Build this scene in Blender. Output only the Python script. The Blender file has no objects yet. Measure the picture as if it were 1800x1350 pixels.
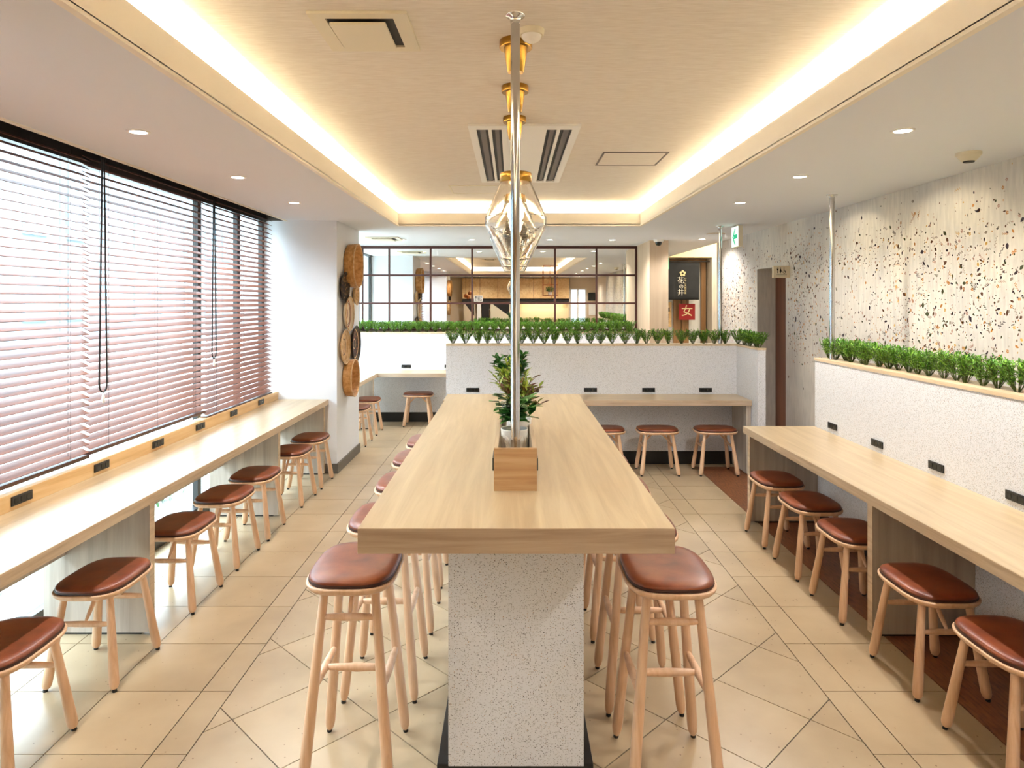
import bpy, bmesh, math, random
from mathutils import Vector, Matrix
random.seed(7)
S = bpy.context.scene
COL = S.collection
PI = math.pi
# ------------------------------------------------------------------ camera, world, exposure
H = 1.67
cam_d = bpy.data.cameras.new('camera'); cam = bpy.data.objects.new('camera', cam_d); COL.objects.link(cam)
cam.location = (0, 0, H); cam.rotation_euler = (PI/2, 0, 0)
cam_d.sensor_width = 36; cam_d.lens = 24.0; cam_d.clip_start = 0.05
cam_d.shift_x = 0.5/1800; cam_d.shift_y = -145/1800
S.camera = cam
S.view_settings.view_transform = 'Standard'; S.view_settings.look = 'None'
S.view_settings.gamma = 1.0; S.view_settings.use_curve_mapping = False
S.view_settings.exposure = 1.06
w = bpy.data.worlds.new('world'); S.world = w; w.use_nodes = True
# overcast sky: darker towards the horizon, bright overhead
wn, wlk = w.node_tree.nodes, w.node_tree.links; bg = wn['Background']; bg.inputs[1].default_value = 1.0
_g = wn.new('ShaderNodeTexCoord'); _s = wn.new('ShaderNodeSeparateXYZ'); wlk.new(_g.outputs['Generated'], _s.inputs[0])
_r = wn.new('ShaderNodeMapRange'); _r.inputs[1].default_value = 0.15; _r.inputs[2].default_value = 0.75; _r.inputs[3].default_value = 2.2; _r.inputs[4].default_value = 14.5
wlk.new(_s.outputs[2], _r.inputs[0])
_m = wn.new('ShaderNodeVectorMath'); _m.operation = 'SCALE'; _m.inputs[0].default_value = (0.76, 0.89, 1.03); wlk.new(_r.outputs[0], _m.inputs['Scale'])
wlk.new(_m.outputs[0], bg.inputs[0])
def area(name, loc, rot, sx, sy, power, color, portal=False, spread=PI):
    d = bpy.data.lights.new(name, 'AREA'); d.shape = 'RECTANGLE'; d.size = sx; d.size_y = sy
    d.energy = power; d.color = color; d.spread = spread
    o = bpy.data.objects.new(name, d); o.location = loc; o.rotation_euler = rot; COL.objects.link(o)
    if portal: d.cycles.is_portal = True
    return o
WARM = (1.0, 0.72, 0.42)

# ------------------------------------------------------------------ materials
def rgb(h):
    h = h.lstrip('#'); v = [int(h[i:i+2], 16)/255 for i in (0, 2, 4)]
    return tuple(c/12.92 if c <= .04045 else ((c+.055)/1.055)**2.4 for c in v) + (1,)
def mat(name, col, rough=.5, metal=0, emit=None, es=0, spec=None, coat=0):
    m = bpy.data.materials.new(name); m.use_nodes = True
    b = m.node_tree.nodes['Principled BSDF']
    if isinstance(col, str): col = rgb(col)
    b.inputs['Base Color'].default_value = col if len(col) == 4 else (*col, 1)
    b.inputs['Roughness'].default_value = rough; b.inputs['Metallic'].default_value = metal
    if spec is not None: b.inputs['Specular IOR Level'].default_value = spec
    if coat: b.inputs['Coat Weight'].default_value = coat
    if emit: b.inputs['Emission Color'].default_value = (*emit[:3], 1); b.inputs['Emission Strength'].default_value = es
    return m
def nodes_of(m):
    nt = m.node_tree; return nt, nt.nodes, nt.links, nt.nodes['Principled BSDF']
def ramp(N, stops):
    r = N.new('ShaderNodeValToRGB')
    while len(r.color_ramp.elements) < len(stops): r.color_ramp.elements.new(.5)
    for e, (p, c) in zip(r.color_ramp.elements, stops): e.position = p; e.color = rgb(c) if isinstance(c, str) else c
    return r
def wood(name, c_dark, c_mid, c_light, axis='Y', rough=.38, scale=1.0, bump=.05):
    m = mat(name, c_mid, rough); nt, N, L, B = nodes_of(m)
    tc = N.new('ShaderNodeTexCoord'); mp = N.new('ShaderNodeMapping')
    s = {'X': (1.2, 22, 22), 'Y': (22, 1.2, 22), 'Z': (22, 22, 1.2)}[axis]
    mp.inputs['Scale'].default_value = [v*scale for v in s]
    L.new(tc.outputs['Object'], mp.inputs[0])
    n = N.new('ShaderNodeTexNoise'); n.inputs['Scale'].default_value = 1.0; n.inputs['Detail'].default_value = 8; n.inputs['Roughness'].default_value = .62; n.inputs['Distortion'].default_value = .7
    L.new(mp.outputs[0], n.inputs['Vector'])
    r = ramp(N, [(.28, c_dark), (.5, c_mid), (.72, c_light)]); L.new(n.outputs['Fac'], r.inputs[0])
    L.new(r.outputs[0], B.inputs['Base Color'])
    bp = N.new('ShaderNodeBump'); bp.inputs['Strength'].default_value = bump; bp.inputs['Distance'].default_value = .002
    L.new(n.outputs['Fac'], bp.inputs['Height']); L.new(bp.outputs[0], B.inputs['Normal'])
    return m
def mottled(name, cols, scale=3, rough=.5, detail=4, stretch=(1, 1, 1), bump=0, bscale=60):
    m = mat(name, cols[0], rough); nt, N, L, B = nodes_of(m)
    tc = N.new('ShaderNodeTexCoord'); mp = N.new('ShaderNodeMapping'); mp.inputs['Scale'].default_value = stretch
    L.new(tc.outputs['Object'], mp.inputs[0])
    n = N.new('ShaderNodeTexNoise'); n.inputs['Scale'].default_value = scale; n.inputs['Detail'].default_value = detail
    L.new(mp.outputs[0], n.inputs['Vector'])
    k = len(cols); r = ramp(N, [(.3 + .4*i/(k-1), c) for i, c in enumerate(cols)]); L.new(n.outputs['Fac'], r.inputs[0])
    L.new(r.outputs[0], B.inputs['Base Color'])
    if bump:
        n2 = N.new('ShaderNodeTexNoise'); n2.inputs['Scale'].default_value = bscale; n2.inputs['Detail'].default_value = 3
        L.new(mp.outputs[0], n2.inputs['Vector'])
        bp = N.new('ShaderNodeBump'); bp.inputs['Strength'].default_value = bump; bp.inputs['Distance'].default_value = .002
        L.new(n2.outputs['Fac'], bp.inputs['Height']); L.new(bp.outputs[0], B.inputs['Normal'])
    return m
def terrazzo(name, base, chips, rough=.45):
    m = mat(name, base, rough); nt, N, L, B = nodes_of(m)
    tc = N.new('ShaderNodeTexCoord'); cur = None
    basec = rgb(base)
    for i, (sc, size, dens, c) in enumerate(chips):
        v = N.new('ShaderNodeTexVoronoi'); v.inputs['Scale'].default_value = sc
        mp = N.new('ShaderNodeMapping'); mp.inputs['Location'].default_value = (i*3.3, i*1.7, i*5.1)
        L.new(tc.outputs['Object'], mp.inputs[0])
        nz = N.new('ShaderNodeTexNoise'); nz.inputs['Scale'].default_value = sc*1.3
        L.new(mp.outputs[0], nz.inputs['Vector'])
        av = N.new('ShaderNodeVectorMath'); av.operation = 'MULTIPLY_ADD'; av.inputs[1].default_value = (.25/sc,)*3
        L.new(nz.outputs['Color'], av.inputs[0]); L.new(mp.outputs[0], av.inputs[2]); L.new(av.outputs[0], v.inputs['Vector'])
        lt = N.new('ShaderNodeMath'); lt.operation = 'LESS_THAN'; lt.inputs[1].default_value = size; L.new(v.outputs['Distance'], lt.inputs[0])
        sep = N.new('ShaderNodeSeparateColor'); L.new(v.outputs['Color'], sep.inputs[0])
        l2 = N.new('ShaderNodeMath'); l2.operation = 'LESS_THAN'; l2.inputs[1].default_value = dens; L.new(sep.outputs[0], l2.inputs[0])
        mu = N.new('ShaderNodeMath'); mu.operation = 'MULTIPLY'; L.new(lt.outputs[0], mu.inputs[0]); L.new(l2.outputs[0], mu.inputs[1])
        mx = N.new('ShaderNodeMix'); mx.data_type = 'RGBA'
        L.new(mu.outputs[0], mx.inputs[0])
        if cur is None: mx.inputs[6].default_value = basec
        else: L.new(cur, mx.inputs[6])
        mx.inputs[7].default_value = rgb(c); cur = mx.outputs[2]
    L.new(cur, B.inputs['Base Color'])
    return m
M = {}
M['plaster'] = mottled('white_plaster', ['#DADBDE', '#E0E1E4'], 2, .6)
M['soffit'] = mat('painted_ceiling', '#DEDFE4', .75)
M['cove_white'] = mat('cove_paint', '#EFE6D6', .7)
M['fascia'] = mat('fascia_paint', '#EDE2D0', .55)
M['oak_top_y'] = wood('light_oak', '#A68E6C', '#B7A07E', '#C6B28F', 'Y', .3, .9)
M['oak_top_x'] = wood('light_oak_cross', '#A68E6C', '#B7A07E', '#C6B28F', 'X', .3, .9)
M['oak_edge_x'] = wood('oak_edge_band', '#9A8169', '#B39C83', '#C4AF97', 'X', .45, 1.6)
M['oak_edge_y'] = wood('oak_edge_band_long', '#B09678', '#C9B295', '#D8C4A8', 'Y', .45, 1.6)
M['oak_panel'] = wood('grey_oak_panel', '#9C8E7F', '#B5A899', '#C6BBAC', 'Z', .5, .7)
M['oak_warm'] = wood('warm_oak', '#C29760', '#D8B27C', '#E2C492', 'Y', .4, .8)
M['oak_box'] = wood('box_oak', '#AE8459', '#C39C70', '#D0AE85', 'X', .45, 1.8)
M['beech'] = wood('beech', '#C69A74', '#D8B08C', '#E2BE9E', 'Z', .38, 1.2, .02)
M['leather'] = mottled('brown_leather', ['#5C2A16', '#76391F', '#8A4A2A'], 9, .34, 6, bump=.15, bscale=260)
M['welt'] = mat('dark_welt', '#3A1B10', .5)
M['terrazzo'] = terrazzo('terrazzo_white', '#DDDDE0', [(230, .40, .36, '#BFBEBD'), (200, .30, .22, '#8A8786'), (170, .25, .26, '#2E2A28'), (200, .28, .06, '#B08B66')])
M['black'] = mat('black_kick', '#151413', .35)
M['socket'] = mat('black_plastic', '#141414', .35)
M['chrome'] = mat('chrome_steel', '#C9C9C9', .1, 1)
M['brass'] = mat('satin_brass', '#A57E38', .3, 1)
M['cap_oak'] = wood('cap_oak', '#B89E7C', '#CFB897', '#DDC9AB', 'Y', .45, .9)
M['white_plastic'] = mat('white_plastic', '#EAE6DF', .4)
M['cream_metal'] = mat('cream_metal', '#DDD2B8', .45)
M['dark_slot'] = mat('dark_slot', '#1C1714', .6)
M['slot_grey'] = mat('slot_vane', '#5A4C44', .5)
M['blind'] = wood('blind_wood', '#5E3322', '#74432E', '#875238', 'Y', .5, 1.0, .01)
M['blind_rail'] = wood('blind_rail', '#3C2015', '#4B291B', '#5A3423', 'Y', .35, 1.0, .01)
M['cord'] = mat('dark_cord', '#1E1411', .7)
M['frame_dark'] = mat('window_frame', '#3A3836', .4, .3)
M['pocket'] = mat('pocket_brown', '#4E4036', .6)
M['base_grey'] = mat('stone_base', '#5D564E', .45)
M['mirror'] = mat('mirror_silver', '#F2F2EE', .0, 1)
M['bar'] = mat('rust_bar', '#4A251C', .45)
M['wood_col'] = wood('column_oak', '#C9AE8F', '#D6BD9F', '#DEC9AD', 'Z', .5, .35)
M['grout'] = mat('grout', '#4B443D', .8)
M['rattan'] = mottled('rattan', ['#A8743A', '#C08A4C', '#D2A064'], 30, .55, 4, bump=.6, bscale=140)
M['rattan_pale'] = mottled('pale_rattan', ['#BE9461', '#D2AC7C', '#DDBC92'], 30, .6, 4, bump=.6, bscale=140)
M['rattan_dark'] = mottled('dark_rattan', ['#1E1813', '#31261C', '#6B5230'], 28, .6, 5, bump=.6, bscale=140)
M['red_dye'] = mat('red_dyed_straw', '#9A4B3A', .6)
M['cream_dye'] = mat('cream_straw', '#E2CDB0', .6)
M['dark_dye'] = mat('dark_straw', '#2C2321', .6)
M['pot'] = mat('white_pot', '#E9E6E0', .4)
M['soil'] = mottled('soil', ['#2A1C12', '#40301F'], 40, .9)
M['stem'] = mat('green_stem', '#4B5A22', .6)
def leafmat(name, a, b, rough=.4):
    m = mat(name, a, rough); nt, N, L, B = nodes_of(m)
    oi = N.new('ShaderNodeNewGeometry'); r = ramp(N, [(0, a), (1, b)]); L.new(oi.outputs['Random Per Island'], r.inputs[0])
    L.new(r.outputs[0], B.inputs['Base Color'])
    B.inputs['Subsurface Weight'].default_value = 0
    return m
M['hedge'] = leafmat('hedge_leaf', '#37761A', '#86B838', .38)
M['leaf_dark'] = leafmat('leaf_dark', '#23591F', '#468636', .3)
M['leaf_lime'] = leafmat('leaf_lime', '#6A8A24', '#AEBE48', .38)
M['leaf_red'] = leafmat('leaf_bronze', '#6B5A20', '#6A3430', .38)
M['led'] = mat('led_strip', '#FFFFFF', .5, 0, (1.0, .97, .84), 66)
M['lens'] = mat('downlight_lens', '#FFFFFF', .5, 0, (1.0, .92, .80), 14)
M['bulb'] = mat('bulb_glow', '#FFFFFF', .5, 0, (1.0, .84, .6), 22)
M['tan_wall'] = mat('tan_wall', '#D8C4A8', .6)
M['glow_wall'] = mat('warm_glow_wall', '#E8D6AE', .6)  # warm lamp glow mixed into the wall colour
M['white_wall'] = mat('white_wall', '#E6E8E8', .6)
M['oak_brown'] = wood('brown_oak', '#7A5A38', '#946E47', '#A57F57', 'Z', .45, .8)
M['brown_door'] = wood('brown_door', '#4A2410', '#5C3018', '#6B3C20', 'Z', .5, .8)
M['noren'] = mottled('charcoal_cloth', ['#1D1F23', '#2A2C31'], 4, .85)
M['red_cloth'] = mat('red_cloth', '#8E1418', .7)
M['white_ink'] = mat('white_ink', '#E8E4D8', .7)
M['gold_ink'] = mat('gold_ink', '#D8C89A', .7)
M['green_lit'] = mat('green_lit', '#0E8A58', .5, 0, (.01, .45, .22), .5)
M['white_lit'] = mat('white_lit', '#F0FFF8', .5, 0, (.80, 1, .92), .42)
M['sign_face'] = mat('sign_beige', '#DCCDAF', .5)
M['ink'] = mat('black_ink', '#1A1614', .6)
M['copper'] = mat('copper', '#C0764A', .25, 1)
M['glass_dark'] = mat('tv_dark', '#101516', .2)
M['paper'] = mat('white_paper', '#F0EEE8', .7)
M['ext_ground'] = mottled('exterior_gravel', ['#6E6E6A', '#9A9C98', '#B4B4AE'], 30, .9, 6)
M['ext_wall'] = mat('exterior_wall', '#7C8486', .8)
M['ext_glass'] = mat('exterior_glass', '#8FA6AE', .2)
M['ext_leaf'] = leafmat('exterior_leaf', '#3E6B35', '#7FA070', .5)

# glass: pane (thin) and pendant
def glassmat(name, tint=(1, 1, 1, 1), rough=0, ior=1.45):
    m = bpy.data.materials.new(name); m.use_nodes = True; nt = m.node_tree; nt.nodes.clear()
    o = nt.nodes.new('ShaderNodeOutputMaterial'); g = nt.nodes.new('ShaderNodeBsdfGlass')
    g.inputs['Color'].default_value = tint; g.inputs['Roughness'].default_value = rough; g.inputs['IOR'].default_value = ior
    nt.links.new(g.outputs[0], o.inputs[0]); return m
def panemat(name):
    m = bpy.data.materials.new(name); m.use_nodes = True; nt = m.node_tree; nt.nodes.clear()
    o = nt.nodes.new('ShaderNodeOutputMaterial'); t = nt.nodes.new('ShaderNodeBsdfTransparent'); g = nt.nodes.new('ShaderNodeBsdfGlossy')
    g.inputs['Roughness'].default_value = 0; lw = nt.nodes.new('ShaderNodeLayerWeight'); lw.inputs['Blend'].default_value = .5
    pw = nt.nodes.new('ShaderNodeMath'); pw.operation = 'POWER'; pw.inputs[1].default_value = 5; nt.links.new(lw.outputs['Facing'], pw.inputs[0])
    fr = nt.nodes.new('ShaderNodeMath'); fr.operation = 'MULTIPLY_ADD'; fr.inputs[1].default_value = .5; fr.inputs[2].default_value = .02; nt.links.new(pw.outputs[0], fr.inputs[0])
    t.inputs[0].default_value = (.93, .97, .97, 1)
    mx = nt.nodes.new('ShaderNodeMixShader'); nt.links.new(fr.outputs[0], mx.inputs[0]); nt.links.new(t.outputs[0], mx.inputs[1]); nt.links.new(g.outputs[0], mx.inputs[2])
    nt.links.new(mx.outputs[0], o.inputs[0]); return m
M['pane'] = panemat('window_glass')
M['glass'] = glassmat('pendant_glass', (1, .985, .96, 1))

# textured ceiling wallpaper
m = mat('woven_ceiling_paper', '#DDCFBB', .8); nt, N, L, B = nodes_of(m)
tc = N.new('ShaderNodeTexCoord'); mp = N.new('ShaderNodeMapping'); mp.inputs['Scale'].default_value = (9, 90, 1); L.new(tc.outputs['Object'], mp.inputs[0])
n = N.new('ShaderNodeTexNoise'); n.inputs['Scale'].default_value = 1.6; n.inputs['Detail'].default_value = 5; L.new(mp.outputs[0], n.inputs['Vector'])
r = ramp(N, [(.3, '#D8CDBF'), (.55, '#E2D9CD'), (.75, '#E9E1D6')]); L.new(n.outputs['Fac'], r.inputs[0]); L.new(r.outputs[0], B.inputs['Base Color'])
M['ceil_paper'] = m
# stone tile with per tile tone (attribute) and mottling
def tilemat(name, c1, c2, c3, rough):
    m = mottled(name, [c1, c2, c3], 2.6, rough, 9); nt, N, L, B = nodes_of(m)
    src = B.inputs['Base Color'].links[0].from_socket
    ge = N.new('ShaderNodeNewGeometry'); mr = N.new('ShaderNodeMapRange'); mr.inputs[3].default_value = .93; mr.inputs[4].default_value = 1.06
    L.new(ge.outputs['Random Per Island'], mr.inputs[0])
    sc = N.new('ShaderNodeVectorMath'); sc.operation = 'SCALE'; L.new(src, sc.inputs[0]); L.new(mr.outputs[0], sc.inputs['Scale'])
    tc = N.new('ShaderNodeTexCoord'); v = N.new('ShaderNodeTexVoronoi'); v.inputs['Scale'].default_value = 42; L.new(tc.outputs['Object'], v.inputs['Vector'])
    sp = N.new('ShaderNodeSeparateColor'); L.new(v.outputs['Color'], sp.inputs[0])
    a = N.new('ShaderNodeMath'); a.operation = 'LESS_THAN'; a.inputs[1].default_value = .13; L.new(v.outputs['Distance'], a.inputs[0])
    b = N.new('ShaderNodeMath'); b.operation = 'LESS_THAN'; b.inputs[1].default_value = .16; L.new(sp.outputs[0], b.inputs[0])
    c = N.new('ShaderNodeMath'); c.operation = 'MULTIPLY'; L.new(a.outputs[0], c.inputs[0]); L.new(b.outputs[0], c.inputs[1])
    mx = N.new('ShaderNodeMix'); mx.data_type = 'RGBA'; L.new(c.outputs[0], mx.inputs[0]); L.new(sc.outputs[0], mx.inputs[6]); mx.inputs[7].default_value = rgb('#7A6347')
    L.new(mx.outputs[2], B.inputs['Base Color'])
    return m
M['tile'] = tilemat('beige_stone_tile', '#A59072', '#AF9A7B', '#B9A586', .3)
M['brown_floor'] = mottled('brown_floor', ['#5A3520', '#7A4A2C', '#8E5A38'], 14, .4, 7, (6, 1, 1))
# leaf-print wallpaper base
m = mat('plaster_print', '#BFB7AD', .6); nt, N, L, B = nodes_of(m)
tc = N.new('ShaderNodeTexCoord')
n1 = N.new('ShaderNodeTexNoise'); n1.inputs['Scale'].default_value = 1.3; n1.inputs['Detail'].default_value = 6; L.new(tc.outputs['Object'], n1.inputs['Vector'])
mp = N.new('ShaderNodeMapping'); mp.inputs['Scale'].default_value = (40, 40, 6); L.new(tc.outputs['Object'], mp.inputs[0])
n2 = N.new('ShaderNodeTexNoise'); n2.inputs['Scale'].default_value = 1; n2.inputs['Detail'].default_value = 6; L.new(mp.outputs[0], n2.inputs['Vector'])
r1 = ramp(N, [(.3, '#B4AEA8'), (.5, '#CBC4BA'), (.7, '#DCD2C2')]); L.new(n1.outputs['Fac'], r1.inputs[0])
r2 = ramp(N, [(.3, (.74, .74, .75, 1)), (.62, (1, 1, 1, 1))]); L.new(n2.outputs['Fac'], r2.inputs[0])
mx = N.new('ShaderNodeMix'); mx.data_type = 'RGBA'; mx.blend_type = 'MULTIPLY'; mx.inputs[0].default_value = .6
L.new(r1.outputs[0], mx.inputs[6]); L.new(r2.outputs[0], mx.inputs[7]); L.new(mx.outputs[2], B.inputs['Base Color'])
M['print_wall'] = m

# ------------------------------------------------------------------ mesh helpers
class MB:
    def __init__(s): s.v = []; s.f = []; s.mi = []; s.sm = []
    def add(s, verts, faces, mi=0, smooth=False, mtx=None):
        o = len(s.v)
        for p in verts:
            p = Vector(p)
            s.v.append(tuple(mtx @ p) if mtx else tuple(p))
        for f in faces: s.f.append(tuple(i+o for i in f)); s.mi.append(mi); s.sm.append(smooth)
        return s
    def box(s, x0, x1, y0, y1, z0, z1, mi=0, mtx=None, bev=0):
        if x0 > x1: x0, x1 = x1, x0
        if y0 > y1: y0, y1 = y1, y0
        if z0 > z1: z0, z1 = z1, z0
        b = min(bev, (x1-x0)*.45, (y1-y0)*.45, (z1-z0)*.45)
        if b <= 0:
            v = [(x0,y0,z0),(x1,y0,z0),(x1,y1,z0),(x0,y1,z0),(x0,y0,z1),(x1,y0,z1),(x1,y1,z1),(x0,y1,z1)]
            return s.add(v, [(0,3,2,1),(4,5,6,7),(0,1,5,4),(1,2,6,5),(2,3,7,6),(3,0,4,7)], mi, False, mtx)
        bm = bmesh.new()
        v = [bm.verts.new(p) for p in [(x0,y0,z0),(x1,y0,z0),(x1,y1,z0),(x0,y1,z0),(x0,y0,z1),(x1,y0,z1),(x1,y1,z1),(x0,y1,z1)]]
        for f in [(0,3,2,1),(4,5,6,7),(0,1,5,4),(1,2,6,5),(2,3,7,6),(3,0,4,7)]: bm.faces.new([v[i] for i in f])
        bmesh.ops.bevel(bm, geom=bm.edges[:], offset=b, segments=2, affect='EDGES', profile=.6)
        bm.verts.index_update()
        s.add([q.co[:] for q in bm.verts], [[q.index for q in f.verts] for f in bm.faces], mi, False, mtx); bm.free(); return s
    def rings(s, rings, cap0=True, cap1=True, mi=0, smooth=True, close=True):
        n = len(rings[0]); vs = [p for r in rings for p in r]; fs = []
        for i in range(len(rings)-1):
            for j in range(n if close else n-1):
                a = i*n+j; b = i*n+(j+1) % n; fs.append((a, b, b+n, a+n))
        s.add(vs, fs, mi, smooth)
        if cap0: s.add(rings[0], [tuple(range(n-1, -1, -1))], mi, False)
        if cap1: s.add(rings[-1], [tuple(range(n))], mi, False)
        return s
    def tube(s, p0, p1, prof, n=12, mi=0, smooth=True, caps=True):
        """prof: list of (t, radius) along p0->p1"""
        p0, p1 = Vector(p0), Vector(p1); d = (p1-p0); z = d.normalized()
        x = z.orthogonal().normalized(); y = z.cross(x)
        R = [[tuple(p0+d*t+x*(r*math.cos(2*PI*k/n))+y*(r*math.sin(2*PI*k/n))) for k in range(n)] for t, r in prof]
        return s.rings(R, caps, caps, mi, smooth)
    def rod(s, p0, p1, r, n=10, mi=0): return s.tube(p0, p1, [(0, r), (1, r)], n, mi)
    def path(s, pts, r, n=6, mi=0):
        pts = [Vector(p) for p in pts]; R = []
        for i, p in enumerate(pts):
            d = (pts[min(i+1, len(pts)-1)]-pts[max(i-1, 0)]).normalized(); up = Vector((1, 0, 0)) if abs(d.x) < .9 else Vector((0, 1, 0))
            a = d.cross(up).normalized(); b = d.cross(a)
            R.append([tuple(p+a*(r*math.cos(2*PI*k/n))+b*(r*math.sin(2*PI*k/n))) for k in range(n)])
        return s.rings(R, True, True, mi)
    def lathe(s, c, prof, n=24, mi=0, axis='Z', smooth=True, caps=True, phase=0):
        """prof: list of (radius, height) about axis through c"""
        c = Vector(c)
        def P(r, h, a):
            ca, sa = r*math.cos(a), r*math.sin(a)
            return tuple(c+Vector({'Z': (ca, sa, h), 'X': (h, ca, sa), 'Y': (sa, h, ca)}[axis]))
        R = [[P(r, h, phase+2*PI*k/n) for k in range(n)] for r, h in prof]
        return s.rings(R, caps, caps, mi, smooth)
    def build(s, name, mats, parent=None, keep=False):
        me = bpy.data.meshes.new(name); 
        if not isinstance(mats, (list, tuple)): mats = [mats]
        base = Vector((0, 0, 0))
        if parent is None and not keep:
            xs = [p[0] for p in s.v]; ys = [p[1] for p in s.v]; zs = [p[2] for p in s.v]
            base = Vector(((min(xs)+max(xs))/2, (min(ys)+max(ys))/2, min(zs)))
        me.from_pydata([tuple(Vector(p)-base) for p in s.v], [], s.f)
        for mm in mats: me.materials.append(mm)
        me.polygons.foreach_set('material_index', s.mi); me.polygons.foreach_set('use_smooth', s.sm)
        bm = bmesh.new(); bm.from_mesh(me); bmesh.ops.recalc_face_normals(bm, faces=bm.faces); bm.to_mesh(me); bm.free()
        o = bpy.data.objects.new(name, me); COL.objects.link(o)
        if parent is not None:
            o.parent = parent; r = parent
            off = Vector((0, 0, 0))
            if not parent.get('_local'):
                while r is not None: off += r.location; r = r.parent
                o.location = -off
            else: o['_local'] = 1
        else: o.location = base
        return o
def tag(o, label=None, cat=None, group=None, kind=None):
    if label: o['label'] = label
    if cat: o['category'] = cat
    if group: o['group'] = group
    if kind: o['kind'] = kind
    return o
def thing(name, label, cat, loc=(0, 0, 0), group=None, local=False):
    o = bpy.data.objects.new(name, None); o.empty_display_size = .1; COL.objects.link(o); o.location = loc
    if local: o['_local'] = 1
    return tag(o, label, cat, group)
def struct(name, mb, m): return tag(mb.build(name, m, keep=True), kind='structure')
def dup(root, loc, rotz=None, label=None, group=None):
    r = root.copy(); COL.objects.link(r); r.location = loc
    if rotz is not None: r.rotation_euler = (0, 0, rotz)
    if label: r['label'] = label
    if group: r['group'] = group
    for ch in list(root.children):
        c = ch.copy(); COL.objects.link(c); c.parent = r
        for g in list(ch.children):
            d = g.copy(); COL.objects.link(d); d.parent = c
    return r
def text_mesh(txt, size, m, name, parent, mtx, extrude=.0008, align='CENTER'):
    c = bpy.data.curves.new(name, 'FONT'); c.body = txt; c.size = size; c.align_x = align; c.align_y = 'CENTER'; c.extrude = extrude
    t = bpy.data.objects.new('tmp', c); COL.objects.link(t); bpy.context.view_layer.update()
    me = bpy.data.meshes.new_from_object(t.evaluated_get(bpy.context.evaluated_depsgraph_get()))
    bpy.data.objects.remove(t); bpy.data.curves.remove(c)
    me.transform(mtx); me.materials.clear(); me.materials.append(m)
    o = bpy.data.objects.new(name, me); COL.objects.link(o); o.parent = parent
    off = Vector((0, 0, 0)); r = parent
    while r is not None: off += r.location; r = r.parent
    o.location = -off
    return o
FRONT = lambda x, y, z: Matrix.Translation((x, y, z)) @ Matrix.Rotation(PI/2, 4, 'X')   # faces the -Y side

# ------------------------------------------------------------------ setting
C1 = 2.455; C2 = 2.70          # low and raised ceiling heights
CX0, CX1, CY0, CY1 = -1.178, 1.335, -1.2, 7.083
WX = -2.42                      # window plane
Y0, Y1 = -3.0, 12.4
# floor tiles
G = .0022
def clip(poly, nx, ny, c):      # keep nx*x+ny*y <= c
    out = []
    for i in range(len(poly)):
        a, b = poly[i], poly[(i+1) % len(poly)]
        da, db = nx*a[0]+ny*a[1]-c, nx*b[0]+ny*b[1]-c
        if da <= 0: out.append(a)
        if (da < 0 < db) or (db < 0 < da):
            t = da/(da-db); out.append((a[0]+(b[0]-a[0])*t, a[1]+(b[1]-a[1])*t))
    return out
fl = MB()
fl.box(-2.6, 4.4, Y0-1.5, Y1+.4, -.12, -.004, 1)
def tile(poly):
    if len(poly) < 3: return
    ar = abs(sum(poly[i][0]*poly[(i+1) % len(poly)][1]-poly[(i+1) % len(poly)][0]*poly[i][1] for i in range(len(poly))))/2
    if ar < 1e-5: return
    n = len(poly)
    fl.add([(x, y, 0) for x, y in poly]+[(x, y, -.006) for x, y in poly], [tuple(range(n))]+[(i, (i+1) % n, n+(i+1) % n, n+i) for i in range(n)], 0)
ys = [2.518-.4065*k for k in range(16, 0, -1)] + [2.518+.4065*k for k in range(0, 26)]
XL = [-2.518, -2.121, -1.724, -1.327, -1.197]; XR = [1.333, 1.467, 1.86]
def cols(xs, gx0, gx1):
    for a, b in zip(xs[:-1], xs[1:]):
        for c, d in zip(ys[:-1], ys[1:]): tile([(a+G, c+G), (b-G, c+G), (b-G, d-G), (a+G, d-G)])
cols(XL, 0, 0); cols(XR, 0, 0)
ds = .5775; st = ds
u0 = -1.533; v0 = 3.919         # x-y and x+y lattice offsets
e = G*1.42
for i in range(-30, 30):
    for j in range(-30, 30):
        ua, ub = u0+i*st+e, u0+(i+1)*st-e; va, vb = v0+j*st+e, v0+(j+1)*st-e
        P = [((u+v)/2, (v-u)/2) for u, v in ((ua, va), (ub, va), (ub, vb), (ua, vb))]
        if max(p[1] for p in P) < Y0 or min(p[1] for p in P) > Y1: continue
        P = clip(P, 1, 0, 1.333-G)
        if len(P) >= 3: P = clip(P, -1, 0, 1.197-G)
        tile(P)
XB = [2.95, 3.35, 3.75, 4.15]
fl.box(1.862, 2.95, Y0, 6.9, -.006, 0, 2); 
for a, b in zip([1.862, 2.262, 2.662, 3.062, 3.462, 3.862], [2.262, 2.662, 3.062, 3.462, 3.862, 4.262]):
    for c, d in zip(ys[:-1], ys[1:]):
        if c > 6.5 and d < Y1+.2: tile([(a+G, max(c, 6.9)+G), (b-G, max(c, 6.9)+G), (b-G, d-G), (a+G, d-G)])
struct('floor', fl, [M['tile'], M['grout'], M['brown_floor']])

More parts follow.
